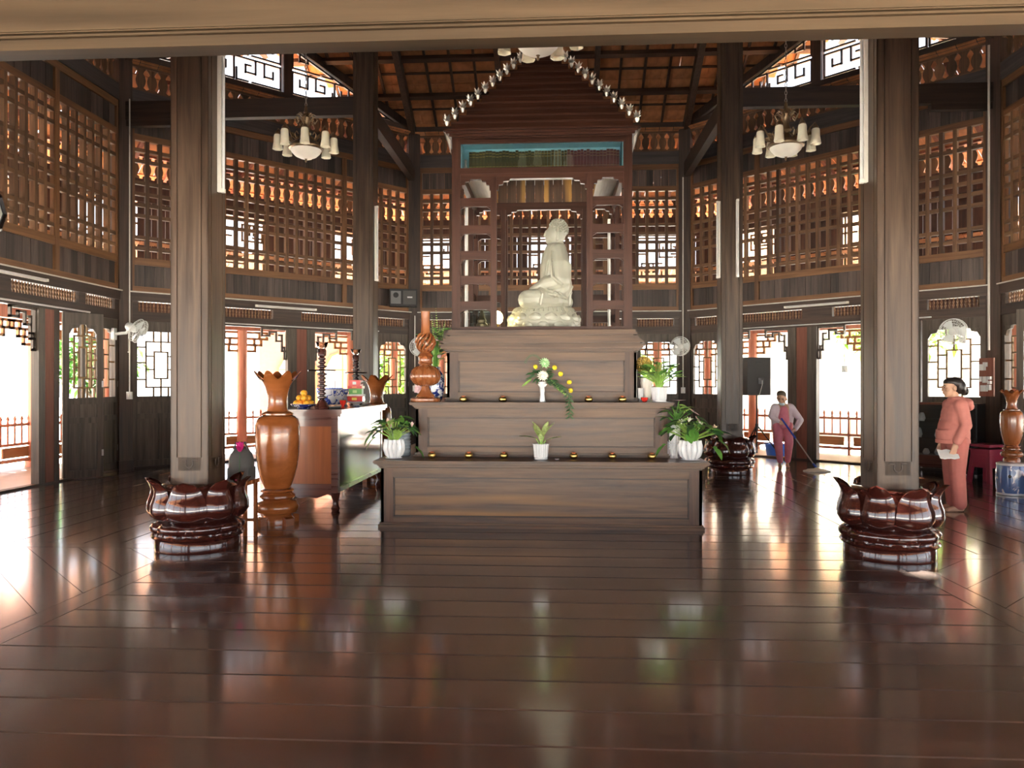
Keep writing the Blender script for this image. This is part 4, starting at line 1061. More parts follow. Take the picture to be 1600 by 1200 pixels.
MB().lathe([(.16, .0), (.17, .03), (.13, .06), (.11, .10), (.15, .14), (.17, .18), (.14, .22), (.16, .25), (.18, .27)], 28).build('base', 'carvedwood', t, True)
m = MB(); m.lathe([(.19, .27), (.20, .285), (.19, .30)], 28); m.build('top', 'carvedwood', t, True)
t = thing('plastic_stool', 'dark pink plastic stool against the corner post', 'stool', (6.72, 2.05, 0), .4)
for sx in (-1, 1):
    for sy in (-1, 1): MB().bar((sx*.17, sy*.17, 0), (sx*.13, sy*.13, .45), .055, .055).build('leg', 'plasticpink', t)
MB().rng(-.16, .16, -.16, .16, .44, .48).build('seat', 'plasticpink', t)
for q in range(4):
    o = MB().prism([(-.17, .20), (-.14, .44), (.14, .44), (.17, .20), (.12, .24), (-.12, .24)], -.165, -.145).build('skirt', 'plasticpink', t); o.rotation_euler[2] = q*PI/2
for k in range(2):
    m = MB(); m.rng(-.16, .16, -.16, .16, .48+.07*k, .50+.07*k); m.rng(-.175, .175, -.175, .175, .43+.07*(k+1), .45+.07*(k+1)); m.build('nested_seat', 'plasticpink', t)
W, M = WL['wall_back_right']
t = thing('display_cabinet', 'dark glass-fronted display cabinet behind the woman in the coral hoodie', 'cabinet', M @ Vector((2.17, -.32, 0)), W.rotation_euler[2])
for x in (-.40, .40):
    for y in (-.20, .20): MB().rng(x-.03, x+.03, y-.03, y+.03, 0, 1.18).build('post', 'cabinetdark', t)
MB().rng(-.43, .43, -.23, .23, 1.15, 1.19).build('top', 'cabinetdark', t); MB().rng(-.40, .40, -.21, .21, .10, .30).build('base', 'cabinetdark', t); MB().rng(-.40, .40, .17, .19, .3, 1.15).build('back', 'black', t)
for z in (.58, .86): MB().rng(-.38, .38, -.18, .17, z, z+.012).build('shelf', 'pane', t)
MB().rng(-.37, .37, -.205, -.200, .30, 1.15).build('glass_door', 'pane', t)
for x, z, w_, h_ in ((-.25, .30, .10, .14), (-.08, .30, .12, .10), (.12, .30, .15, .12), (.28, .30, .08, .2), (-.2, .592, .12, .16), (.1, .592, .1, .12), (.25, .592, .09, .17), (-.15, .872, .12, .14), (.2, .872, .14, .1)):
    MB().lathe([(w_*.35, z), (w_*.5, z+h_*.3), (w_*.35, z+h_*.8), (w_*.2, z+h_)], 12, (x, 0, 0)).build('stored_vessel', 'porcelain' if x < .2 else 'bluewhite', t, True)
t = thing('black_amplifier', 'tall black audio case standing by the corner post', 'audio case', M @ Vector((2.78, -.34, 0)), W.rotation_euler[2])
MB().rng(-.16, .16, -.2, .2, .03, 1.18).build('case', 'black', t); MB().rng(-.14, .14, -.21, -.2, .1, 1.1).build('front_grille', 'blackgloss', t)
for sx in (-1, 1): MB().rng(sx*.13-.02, sx*.13+.02, -.17, .17, 0, .035).build('foot', 'steel', t)

# ------------------------------------------------------------------ speaker on a tripod by the doorway
t = thing('tripod_stand', 'black tripod stand carrying the loudspeaker by the doorway', 'stand', (4.12, 5.35, 0))
MB().tube([(0, 0, .14), (0, 0, 1.28)], [.018, .016], 10).build('pole', 'black', t, True)
MB().tube([(0, 0, .62), (0, 0, .72)], .03, 10).build('collar', 'black', t, True)
for j in range(3):
    a = -.45+j*2*PI/3; c, s = math.cos(a), math.sin(a)
    MB().tube([(c*.03, s*.03, .66), (c*.52, s*.52, .015)], .013, 8).build('leg', 'black', t)
    MB().tube([(c*.02, s*.02, .30), (c*.26, s*.26, .36)], .009, 6).build('brace', 'green' if j == 1 else 'black', t)
t = thing('loudspeaker', 'dark grey loudspeaker box seen from behind on the tripod', 'speaker', (4.12, 5.35, 1.28), .2)
m = MB(); m.prism([(-.24, 0), (.24, 0), (.24, .74), (-.24, .74)], -.10, .16); m.build('cabinet', 'speakerblack', t); MB().rng(-.22, .22, .16, .175, .03, .71).build('front_grille', 'black', t)
MB().rng(-.02, .10, -.108, -.10, .22, .34).build('input_plate', 'blackgloss', t)
MB().tube([(.06, -.11, .29), (.05, -.13, .20), (.0, -.12, .02), (.01, -.06, -.03)], .007, 5).build('cable', 'conduit', t)
MB().rng(-.06, .06, -.112, -.10, .62, .66).build('handle', 'black', t)
t = thing('plastic_tub', 'blue plastic tub on the veranda behind the sweeping woman', 'tub', (4.85, 6.55, -.06))
MB().lathe([(.20, 0), (.25, .28), (.26, .30), (.24, .30), (.19, .02)], 24).build('tub', 'blue', t, True); MB().lathe([(.25, .285), (.275, .295), (.27, .31), (.25, .31)], 24).build('rim', 'blue', t, True)

# ------------------------------------------------------------------ offering table
t = thing('offering_table', 'long wooden offering cabinet with glass side and curled legs beside the altar', 'table', (-2.73, .04, 0))
X, Y = .37, 1.16
for sx in (-1, 1):
    for sy in (-1, 1):
        MB().rng(sx*(X-.05)-.04, sx*(X-.05)+.04, sy*(Y-.05)-.04, sy*(Y-.05)+.04, .2, 1.12).build('corner_post', 'cabinetdark', t)
        m = MB(); m.lathe([(.045, 0), (.055, .03), (.035, .07), (.03, .12), (.05, .17), (.06, .22)], 14, (sx*(X-.05), sy*(Y-.05), 0)); m.build('leg', 'cabinetdark', t, True)
for sy in (-1, 1):
    MB().rng(-X+.09, X-.09, sy*(Y-.05)-.012, sy*(Y-.05)+.012, .32, 1.0).build('end_panel', 'cabinetwood', t)
    MB().rng(-X+.02, X-.02, sy*(Y-.05)-.03, sy*(Y-.05)+.03, 1.0, 1.12).build('end_rail', 'cabinetdark', t); MB().rng(-X+.02, X-.02, sy*(Y-.05)-.03, sy*(Y-.05)+.03, .24, .32).build('end_rail', 'cabinetdark', t)
    MB().prism([(-X+.03, .25), (X-.03, .25), (X-.06, .17), (X-.14, .20), (.10, .15), (0, .17), (-.10, .15), (-X+.14, .20), (-X+.06, .17)], sy*(Y-.04)-.015, sy*(Y-.04)+.015).build('carved_apron', 'cabinetdark', t)
MB().rng(-X+.02, X-.02, -Y+.03, Y-.03, .22, .26).build('floor_board', 'cabinetdark', t)
MB().rng(-X+.04, -X+.06, -Y+.06, Y-.06, .26, 1.05).build('far_panel', 'cabinetwood', t)
pl = MB(); NP = 90; rows = [[(X-.035+.006*math.sin(q*1.3)*math.cos(q*.37), -Y+.08+(2*Y-.16)*q/NP, z) for q in range(NP+1)] for z in (.27, 1.10)]
pl.grid(rows, NP+1, 2, [[(x-.008, y, z) for x, y, z in r] for r in rows]); pl.build('reflection_sheet', 'reflectiongreen', t, True)  # added pleated mint sheet, painted to imitate the reflection in the glass side
MB().rng(X-.024, X-.018, -Y+.08, Y-.08, .27, 1.10).build('glass_side', 'counterglass', t)
for a, b_ in ((.22, .27), (1.10, 1.13)): MB().rng(X-.05, X-.01, -Y+.05, Y-.05, a, b_).build('side_rail', 'cabinetdark', t)
m = MB(); m.rng(-X-.03, X+.03, -Y-.02, Y+.02, 1.12, 1.15); m.rng(-X-.05, X+.05, -Y-.04, Y+.04, 1.15, 1.20)
m.build('table_top', 'cabinetdark', t)
TZ = 1.20
def candlestick(x, y, label):
    t = thing('candlestick', label, 'candlestick', (x, y, TZ), 0, 'turned candlesticks')
    P = [(.085, 0), (.09, .02), (.06, .07), (.035, .11)]; z = .12
    sizes = [.04, .05, .06, .045, .065, .05, .04]
    while z < .62:
        r = .062 if int(z*25) % 3 == 0 else .048
        P += [(.026, z), (r, z+.018), (r, z+.024), (.026, z+.042)]; z += .046
    P += [(.05, .64), (.05, .70), (.04, .72)]
    MB().lathe(P, 24).build('turned_stem', 'turned', t, True)
    MB().lathe([(.03, .445), (.16, .455), (.165, .462), (.16, .47), (.03, .465)], 36).build('drip_tray', 'blackgloss', t, True)
    m = MB(); m.lathe([(.035, .72), (.06, .75), (.075, .80), (.070, .80), (.05, .755), (.01, .73)], 20, ruf=lambda i, a: (.006*math.cos(8*a), .008*math.cos(8*a)) if i in (2, 3) else (0, 0)); m.build('glass_cup', 'clearplastic', t, True)
    MB().lathe([(.035, .735), (.038, .79), (.004, .80)], 14).build('red_candle', 'candlewax', t, True)
candlestick(-2.60, -.98, 'tall dark turned candlestick beside the plate of oranges')
candlestick(-2.70, .95, 'tall dark turned candlestick behind the stacked red boxes')
t = thing('fruit_plate', 'blue-rimmed porcelain plate under the pile of oranges', 'plate', (-2.86, -.86, TZ))
MB().lathe([(.07, 0), (.075, .015), (.13, .03), (.155, .055), (.15, .055), (.12, .035), (.01, .025)], 32).build('dish', 'bluewhite_dark', t, True); MB().lathe([(.15, .052), (.158, .056), (.15, .06)], 32).build('rim', 'porcelain', t, True)
fr = MB(); fr.ell((0, 0, 0), (.043, .043, .038), 16, 10); frm = {k: obj_mesh(fr, k, True) for k in ('orange_fruit', 'orange_deep')}
stm = obj_mesh(MB().lathe([(.006, .034), (.008, .040), (.002, .044)], 6), 'leaf_dark')
pos = [(math.cos(a)*.085, math.sin(a)*.085, .068) for a in [j*2*PI/7 for j in range(7)]]+[(0, 0, .07)]+[(math.cos(a+.4)*.05, math.sin(a+.4)*.05, .13) for a in [j*2*PI/4 for j in range(4)]]+[(0, 0, .19)]
for i, p in enumerate(pos):
    deep = i in (2, 9, 5); lv = 'topmost on the pile' if i == 12 else ('in the upper layer of the pile' if i > 7 else 'at the bottom of the pile')
    t = thing('orange', '%s orange %s on the offering table plate' % ('deep reddish' if deep else 'yellow', lv), 'fruit', (-2.86+p[0], -.86+p[1], TZ+p[2]), random.random()*3, 'oranges on the offering table')
    link('fruit', frm['orange_deep' if deep else 'orange_fruit'], t); link('stem', stm, t)
def bwpot(x, y, P, mat, label, extra=None):
    t = thing('porcelain_pot', label, 'pot', (x, y, TZ)); MB().lathe(P, 30).build('pot', mat, t, True)
    r, z = P[-1]; MB().lathe([(r-.012, z-.003), (r+.006, z), (r+.006, z+.012), (r-.012, z+.012)], 30).build('rim', 'mopblue', t, True)
bwpot(-2.72, -.38, [(.09, 0), (.10, .02), (.11, .10), (.125, .20), (.13, .235)], 'bluewhite', 'straight-sided blue and white porcelain incense pot on the offering table')
bwpot(-2.70, -.10, [(.08, 0), (.06, .03), (.10, .10), (.12, .16), (.09, .21), (.10, .235)], 'bluewhite', 'waisted blue and white porcelain pot in the middle of the offering table')
bwpot(-2.68, .20, [(.07, 0), (.05, .03), (.075, .08), (.06, .14), (.075, .19), (.08, .22)], 'bluewhite', 'slender blue and white porcelain vase beside the red boxes')
for lx, ly in ((-2.72, -.38), (-2.70, -.10)):
    for k in range(3):
        t = thing('incense_stick', 'thin incense stick standing in a blue and white pot', 'incense', (lx+.03*k-.03, ly, TZ+.18), 0, 'incense sticks'); MB().tube([(0, 0, 0), (.01*(k-1), 0, .16)], .003, 5).build('stick', 'redwood', t); MB().tube([(.01*(k-1), 0, .16), (.012*(k-1), 0, .20)], .004, 5).build('ash_tip', 'cream', t)
t = thing('offering_plate', 'white plate with small pale offerings on the offering table', 'plate', (-2.56, -.62, TZ))
MB().lathe([(.06, 0), (.14, .02), (.145, .025), (.05, .01)], 28).build('dish', 'porcelain', t, True)
m = MB()
for k in range(9): m.ell((random.uniform(-.08, .08), random.uniform(-.08, .08), .03), (.03, .025, .018), 8, 6)
m.build('offerings', 'peach', t, True, kind='stuff')
t = thing('tea_cup', 'small dark red glass cup at the table edge', 'cup', (-2.42, -.72, TZ)); MB().lathe([(.025, 0), (.03, .01), (.015, .03), (.035, .06), (.042, .10), (.036, .10), (.02, .05)], 20).build('cup', 'redglass', t, True); MB().lathe([(.04, .098), (.044, .102), (.038, .106)], 18).build('rim', 'brass', t, True)
t = thing('pedestal_dish', 'white footed dish holding the stacked red boxes', 'dish', (-2.45, .02, TZ)); MB().lathe([(.06, 0), (.055, .01), (.04, .03), (.06, .045), (.13, .06), (.135, .07), (.02, .06)], 28).build('dish', 'porcelain', t, True); MB().lathe([(.056, 0), (.066, .004), (.06, .012)], 24).build('foot_ring', 'bluewhite', t, True)
zb = TZ+.07
for lb, nm, mt, w_, d_, h_, lid in (('flat red paper box with gold mark, lowest of the stack', 'gift_box', 'red', .20, .15, .07, 'gold'), ('cream packet between the red and green boxes', 'packet', 'cream', .22, .15, .025, 'white'), ('green paper box with pale oval mark in the stack', 'gift_box', 'green', .17, .13, .075, 'tabletlabel'), ('red lidded packet lying on the green box', 'packet', 'red', .19, .13, .035, 'candlewax'), ('crumpled bright red and white bag topmost of the stack', 'gift_bag', 'red', .15, .11, .075, 'white')):
    t = thing(nm, lb, 'box', (-2.45, .02, zb), random.uniform(-.1, .1)); MB().rng(-w_/2, w_/2, -d_/2, d_/2, 0, h_).build('carton', mt, t)
    m = MB(); m.rng(-w_*.2, w_*.12, -d_/2-.003, -d_/2, h_*.25, h_*.72); m.build('mark', lid, t)
    if nm == 'gift_bag': MB().leaf((w_/2, 0, .02), (1, -.3, .8), (0, 0, 1), .09, .08, .1).build('crumpled_end', 'white', t)
    zb += h_
# side stool with bag behind the left column
t = thing('side_stool', 'slim brown wooden stool standing behind the lotus pedestal', 'stool', (-2.97, -2.46, 0))
for sx in (-1, 1):
    for sy in (-1, 1): MB().rng(sx*.10-.016, sx*.10+.016, sy*.13-.016, sy*.13+.016, 0, .52).build('leg', 'carvedwood', t)
MB().rng(-.13, .13, -.16, .16, .50, .54).build('seat', 'carvedwood', t)
for sy in (-1, 1): MB().rng(-.1, .1, sy*.13-.01, sy*.13+.01, .1, .13).build('stretcher', 'carvedwood', t)
t = thing('grey_bag', 'dark grey fabric bag standing on the slim wooden stool', 'bag', (-2.97, -2.46, .54))
m = MB(); m.ell((0, .02, .16), (.125, .12, .18), 16, 10); m.rng(-.11, .11, -.08, .12, 0, .12); me = fused(m, .012, 6, 'pouch'); me.materials.append(MATS['charcoal']); link('pouch', me, t)
MB().tube([(-.07, 0, .3), (-.05, 0, .37), (.05, 0, .37), (.07, 0, .3)], .012, 6).build('handle', 'charcoal', t, True)
t = thing('paper_flower', 'magenta paper flower on a thin stem beside the grey bag', 'flower', (-2.93, -2.60, .54))
MB().tube([(0, 0, 0), (.01, 0, .30)], .004, 5).build('stem', 'leaf_dark', t)
m = MB()
for j in range(6):
    a = j*PI/3; m.leaf((.01, 0, .29), (math.cos(a)*.45, math.sin(a)*.45, 1), (0, 0, 1), .10, .07, -.1)
m.build('petals', 'magenta', t)

# ------------------------------------------------------------------ plants and offerings on the altar
def leaf_mesh(L, W, droop, mat, fold=.15, heart=False):
    k = ('leaf', L, W, droop, mat, heart)
    if k not in _cache:
        m = MB(); m.leaf((0, 0, 0), (1, 0, 0), (0, 0, 1), L, W, droop, 6, fold)
        if heart:
            for s in (-1, 1): m.add([(0, 0, 0), (-.12*L, s*.22*W, .0), (-.08*L, s*.42*W, .01), (.10*L, s*.46*W, .015), (.12*L, 0, 0)], [(0, 1, 2, 3, 4)])
        _cache[k] = obj_mesh(m, mat, True)
    return _cache[k]
def foliage(t, base, n, L, W, mats, spread, h0, h1, stem_mat='leaf', droop=.35, heart=False, squash=(1, 1), tilt=(-.2, .9), rmin=.15):
    st = MB()
    for i in range(n):
        a = i*2.39996+random.uniform(-.3, .3); f = (i+.5)/n; r = spread*(rmin+(1-rmin)*math.sqrt(random.random())); h = h0+(h1-h0)*(1-(r/spread)**2*.75)*random.uniform(.75, 1.05)
        tip = Vector((base[0]+math.cos(a)*r*squash[0], base[1]+math.sin(a)*r*squash[1], base[2]+h))
        st.tube([(base[0]+math.cos(a)*.02, base[1]+math.sin(a)*.02, base[2]), (base[0]+math.cos(a)*r*.35, base[1]+math.sin(a)*r*.35, base[2]+h*.6), tip], .0035, 4)
        s = random.uniform(.75, 1.15); mt = random.choice(mats)
        o = link('leaf', leaf_mesh(L, W, droop, mt, .15, heart), t, tip); o.rotation_euler = (random.uniform(-.4, .4), random.uniform(*tilt)*(r/spread)*.8+random.uniform(-.35, .1), a); o.scale = (s, s, s)
    st.build('stems', stem_mat, t, kind='stuff')
def lobed_pot(t, r, h, mat='porcelain', n=10):
    def rf(i, a): return ((.035*r/.1*abs(math.cos(n*a/2))-.02*r/.1) if 2 <= i <= 7 else 0, (.008*abs(math.cos(n*a/2)) if i in (6, 7) else 0))
    MB().lathe([(r*.6, 0), (r*.66, .012), (r*.82, h*.2), (r*1.0, h*.5), (r*.98, h*.75), (r*.90, h*.93), (r*.88, h), (r*.80, h), (r*.85, h*.7), (r*.5, h*.6)], 60, ruf=rf).build('pot', mat, t, True)
    MB().lathe([(r*.01, h*.80), (r*.80, h*.82), (r*.80, h*.78), (r*.01, h*.76)], 20).build('soil', 'soil', t)
    MB().lathe([(r*.62, 0), (r*.85, .006), (r*.88, .016), (r*.6, .012)], 40).build('saucer', mat, t, True)
def fluted_pot(t, r, h, mat='porcelain', top=1.08):
    MB().lathe([(r*.86, 0), (r*.88, h*.14), (r*.90, h*.16), (r, h*.9), (r*top, h), (r*.95, h), (r*.9, h*.7), (r*.3, h*.6)], 72, ruf=lambda i, a: (.0035*math.cos(20*a) if 2 <= i <= 4 else 0, 0)).build('pot', mat, t, True)
    MB().lathe([(.004, h*.84), (r*.92, h*.86), (r*.92, h*.8), (.004, h*.8)], 20).build('soil', 'soil', t)
    MB().lathe([(r*.84, 0), (r*.93, .004), (r*.93, h*.10), (r*.84, h*.13)], 40).build('saucer', mat, t, True)
def spadix_flower(t, p, d, L, mat):
    g = bpy.data.objects.new('flower', None)
    m = MB()
    for k in range(4): 
        a = k*1.6; m.leaf(p, (d[0]+.5*math.cos(a), d[1]+.5*math.sin(a), d[2]), (0, 0, 1), L, L*.35, .1)
    m.build('flower', mat, t)
Z1, Z2 = .70, 1.30
t = thing('potted_anthurium', 'white lobed pot of broad green leaves with peach flower near the offering table', 'potted plant', (-1.55, -1.83, Z1), 0)
lobed_pot(t, .105, .20)
foliage(t, (0, 0, .15), 34, .13, .085, ['leaf', 'leaf', 'leaf_light', 'leaf_dark'], .20, .10, .30, 'leaf_light', .3, True, (1.0, .8))
for p, d in (((-.23, -.02, .26), (-1, 0, -.5)), ((-.20, -.05, .22), (-1, -.2, -.8)), ((.25, -.06, .12), (.5, 0, -1))):
    o = link('leaf', leaf_mesh(.15, .09, .3, 'leaf', .15, True), t, p); o.rotation_euler = (0, .7, math.atan2(d[1], d[0]))
spadix_flower(t, (-.06, -.02, .36), (.5, -.1, .5), .09, 'peach'); spadix_flower(t, (-.12, -.02, .34), (-.8, -.1, .3), .07, 'peach'); spadix_flower(t, (.20, -.02, .34), (0, 0, 1), .07, 'pinkflower')
t = thing('potted_anthurium', 'white lobed pot of broad green leaves with pale flowers beside the red glass ornament', 'potted plant', (1.60, -1.83, Z1), 0)
lobed_pot(t, .115, .20)
foliage(t, (0, 0, .15), 44, .14, .10, ['leaf', 'leaf', 'leaf_light', 'leaf_dark'], .25, .08, .30, 'leaf_light', .3, True, (1.05, .8))
for p in ((-.10, -.05, .38), (-.02, -.02, .40), (.10, -.04, .36), (.25, -.03, .32)): spadix_flower(t, p, (random.uniform(-.3, .3), -.2, .8), .07, 'whiteflower' if p[0] < .2 else 'peach')
for p, a in (((-.27, -.05, .16), 3.4), ((.30, -.04, .20), -.3), ((.22, -.1, .14), -.8)):
    o = link('leaf', leaf_mesh(.15, .09, .3, 'leaf', .15, True), t, p); o.rotation_euler = (0, .6, a)
t = thing('potted_aglaonema', 'fluted white pot with a few upright variegated leaves in the middle of the lowest tier', 'potted plant', (.03, -1.83, Z1))
fluted_pot(t, .080, .165)
st = MB(); 
for (dx, dy, hh, tl, az, sc2) in ((-.01, 0, .22, -.95, 2.2, 1.1), (-.05, 0, .22, -.25, 3.2, 1.1), (.01, 0, .24, -1.05, 2.7, 1.15), (.03, 0, .24, -1.0, .3, 1.1), (.05, -.01, .20, -.35, -.15, 1.05), (0, -.02, .19, -.85, -1.6, .8), (.02, .02, .24, -1.1, 1.0, 1.1)):
    st.tube([(0, 0, .13), (dx*.5, dy*.5, hh*.8), (dx, dy, hh)], .006, 5)
    o = link('leaf', leaf_mesh(.17, .065, .12, 'aglaonema'), t, (dx, dy, hh)); o.rotation_euler = (0, tl, az); o.scale = (sc2,)*3
st.build('stems', 'leaf_light', t, kind='stuff')
# votive cups
vc = MB().lathe([(.022, 0), (.036, .008), (.046, .028), (.040, .05), (.034, .055), (.03, .05), (.005, .03)], 18); vcm = obj_mesh(vc, 'brass', True)
vf_ = MB()
for j in range(6): vf_.leaf((0, 0, .045), (math.cos(j*1.047), math.sin(j*1.047), .9), (0, 0, 1), .042, .028, .1, 3)
vfm = obj_mesh(vf_, 'candlewax')
mid = {-1.15: 'beside the offering-table end pot', -.75: 'in the middle of three', -.37: 'beside the aglaonema pot', .38: 'beside the tiny white dish', .79: 'in the middle of three', 1.21: 'beside the tall woven vase'}
for x in (-1.15, -.75, -.37, .38, .79, 1.21):
    side = 'left' if x < 0 else 'right'
    lb = 'brass and orange votive cup on the lowest tier ' + (mid[x] if mid[x] != 'in the middle of three' else ('between two others, table end' if x < 0 else 'between two others, woven vase end'))
    t = thing('votive_cup', lb, 'votive cup', (x, -1.76, Z1), random.random(), 'votive cups on the lowest altar tier'); link('cup', vcm, t); link('lotus_candle', vfm, t)
for x, lb in ((-.84, 'on the middle tier beside the carved lamp vase'), (-.40, 'on the middle tier between lamp vase and flower arrangement'), (.55, 'on the middle tier beside the drooping flower arrangement'), (.92, 'on the middle tier near the fluted flowerpot')):
    t = thing('votive_cup', 'small brass and orange votive cup ' + lb, 'votive cup', (x, -1.50, Z2), random.random(), 'votive cups on the middle altar tier'); link('cup', vcm, t); link('lotus_candle', vfm, t)
t = thing('tiny_dish', 'tiny white dish lying near the aglaonema pot', 'dish', (.20, -1.90, Z1)); MB().lathe([(.012, 0), (.024, .008), (.025, .012), (.01, .006)], 16).build('dish', 'porcelain', t, True)
MB().lathe([(.023, .010), (.027, .012), (.024, .015)], 16).build('rim', 'white', t, True)
t = thing('striped_jar', 'grey-blue striped jar behind the lobed pot', 'jar', (-1.54, -1.48, Z1))
P = []
for k in range(7): P += [(.10, k*.036), (.108, k*.036+.012), (.108, k*.036+.024), (.10, k*.036+.034)]
MB().lathe(P, 30).build('body', 'glassblue', t, True); MB().lathe([(.095, .25), (.10, .26), (.06, .275), (.01, .28)], 26).build('lid', 'glassblue', t, True)
# carved lamp-shaped vase
t = thing('carved_lamp_vase', 'carved reddish-brown wooden lamp-shaped vase with twisted openwork on the middle tier', 'vase', (-1.27, -1.47, Z2))
MB().lathe([(.165, 0), (.172, .015), (.168, .04), (.14, .055), (.105, .06), (.10, .075), (.075, .10), (.05, .14), (.042, .17), (.05, .18)], 40).build('foot', 'carvedwood', t, True)
MB().lathe([(.05, .175), (.09, .185), (.135, .21), (.165, .255), (.17, .30), (.155, .35), (.115, .39), (.07, .41), (.065, .425)], 112, ruf=lambda i, a: ((.010*abs(math.cos(9*a))-.006) if 1 <= i <= 6 else 0, 0)).build('gadrooned_bulb', 'carvedwood', t, True)
MB().lathe([(.07, .42), (.082, .43), (.075, .46), (.08, .50), (.09, .51), (.075, .53), (.06, .55), (.068, .56), (.055, .575)], 36).build('collar', 'carvedwood', t, True)
m = MB(); m.lathe([(.042, 0), (.042, .02), (.03, .028), (.004, .028)], 22, (0, .465*1, .07), M=Matrix.Rotation(PI/2, 4, 'X')); m.v = [(x, y, z) for x, y, z in m.v]
m = MB(); m.lathe([(.042, 0), (.042, .024), (.033, .03), (.004, .03)], 22, (0, 0, 0), M=Matrix.Translation((0, -.066, .472)) @ Matrix.Rotation(PI/2, 4, 'X')); m.build('knob', 'carvedwood', t, True)
for j in range(10):
    P = []; Rr = []
    for k in range(11):
        f = k/10; a = 2*PI*j/10+f*1.5; r = .055+.047*math.sin(PI*min(1, f*1.02))**.8; P.append((r*math.cos(a), r*math.sin(a), .575+.185*f)); Rr.append(.017)
    MB().tube(P, Rr, 6).build('twisted_rib', 'carvedwood', t, True)
MB().lathe([(.062, .755), (.055, .78), (.050, .84), (.048, .92), (.052, 1.01), (.044, 1.01), (.04, .9)], 30).build('neck', 'carvedwood', t, True)
t = thing('greenery_vase', 'dark blue and white porcelain vase of tall green ferns behind the carved lamp vase', 'vase', (-1.21, -1.10, Z2))
MB().lathe([(.06, 0), (.075, .03), (.095, .12), (.10, .22), (.085, .31), (.05, .36), (.055, .40), (.048, .40), (.03, .3)], 30).build('vase', 'bluewhite_dark', t, True)
foliage(t, (0, 0, .38), 40, .16, .055, ['leaf', 'leaf_light', 'leaf_dark', 'leaf'], .12, .05, .50, 'leaf', .2, False, (1, .8), (-1.3, .2))
m = MB()
for (dx, top, bend) in ((-.02, .62, -.03), (.06, .70, -.06), (.09, .55, .02), (.02, .50, .03), (-.05, .45, -.04)):
    for k in range(26):
        f = k/25; p = Vector((dx*f+bend*f*f, -.01, .38+top*f)); 
        for s in (-1, 1): m.leaf(p, (s*.9, -.1, .7), (0, -1, 0), .055*(1.05-f), .012, .1, 2)
m.build('fern_fronds', 'leaf_light', t, kind='stuff')
for p in ((.03, -.05, .72), (-.02, -.06, .60), (.05, -.06, .52)):
    m = MB(); m.ell(p, (.026, .026, .022), 10, 8); m.build('blossom', 'pinkflower', t, True)
t = thing('orchid_sprig', 'pale pink orchid sprig half hidden behind the carved lamp vase', 'flowers', (-1.40, -1.05, Z2))
MB().tube([(0, 0, 0), (-.01, 0, .10), (.0, 0, .17)], .005, 5).build('stem', 'leaf', t); MB().lathe([(.03, 0), (.035, .02), (.03, .05), (.035, .06)], 14).build('holder', 'porcelain', t, True)
for p in ((-.03, -.02, .13), (.01, -.02, .17), (-.02, -.03, .19)):
    m = MB()
    for j in range(5): m.leaf(p, (math.cos(j*1.257), -.4, math.sin(j*1.257)), (0, -1, 0), .05, .04, 0, 3)
    m.build('blossom', 'pinkflower', t)
# central bouquet on the middle tier
t = thing('bouquet_vase', 'white vase with green, white and yellow chrysanthemums drooping over the tier edge', 'flower arrangement', (.04, -1.50, Z2))
MB().lathe([(.034, 0), (.036, .01), (.026, .08), (.030, .15), (.042, .20), (.050, .225), (.044, .225), (.025, .15)], 24).build('vase', 'porcelain', t, True)
m = MB(); 
for a in (2.6, .5, -1.2, 1.6): m.leaf((0, -.03, .17), (math.cos(a), -.2, math.sin(a)), (0, -1, 0), .06, .03, 0, 3)
m.build('ribbon', 'white', t)
def mum(p, r, mat, nm='chrysanthemum'):
    m = MB(); N = 46; R_ = Euler((math.radians(62), 0, random.random())).to_matrix()
    for j in range(N):
        zz = 1-(j+.5)/N*1.1; rr = math.sqrt(max(0, 1-zz*zz)); a = j*2.39996
        d = R_ @ Vector((rr*math.cos(a), rr*math.sin(a), zz)); m.leaf(Vector(p)+d*r*.35, d, R_ @ Vector((0, 0, 1)), r*.72, r*.26, 0, 2)
    m.ell(p, r*.5, 10, 6); m.build(nm, mat, t, True)
mum((.02, -.06, .425), .062, 'palegreen'); mum((.005, -.085, .285), .062, 'whiteflower')
def daisy(p, r, mat, yaw=0):
    m = MB(); R_ = Matrix.Translation(p) @ Euler((math.radians(75), 0, yaw)).to_matrix().to_4x4(); m.lathe([(.002, .012), (r*.5, .014), (r*.9, .006), (r, 0), (r*.8, -.006), (.004, -.008)], 16, M=R_); m.build('button_flower', mat, t, True)
for p, r in (((-.075, -.07, .39), .026), ((.135, -.07, .38), .028), ((.20, -.07, .31), .028), ((.295, -.06, .22), .026), ((.31, -.07, .13), .027)): daisy(p, r, 'yellow', random.uniform(-.5, .5))
m = MB(); g = MB()
for j in range(34):
    a = j*2.4; r = random.uniform(.03, .13); p = Vector((math.cos(a)*r, random.uniform(-.05, .04), .24+random.uniform(-.02, .12))); g.leaf(p, (math.cos(a), -.3, random.uniform(-.4, .6)), (0, -1, 0), .07, .022, .3, 3)
for j in range(30):      # fern loop on the left
    f = j/29; a = PI*(.1+1.5*f); p = Vector((-.10-.075*math.cos(a)*1.0, -.05, .40+.10*math.sin(a))); d = Vector((-math.cos(a), 0, math.sin(a)))
    g.leaf(p, d, (0, -1, 0), .035, .010, 0, 2)
for j in range(70):      # tail falling over the edge
    f = j/69; p = Vector((.06+.22*min(1, f*1.5)+.02*f, -.05-.19*min(1, f*1.7), .26-.16*f*1.2-.34*max(0, f-.5)*1.3)); a = j*2.4
    g.leaf(p, (math.cos(a), -.3, -.6+math.sin(a)*.6), (0, -1, 0), .06, .014, .1, 2)
g.build('greenery', 'leaf_dark', t, kind='stuff')
m = MB()
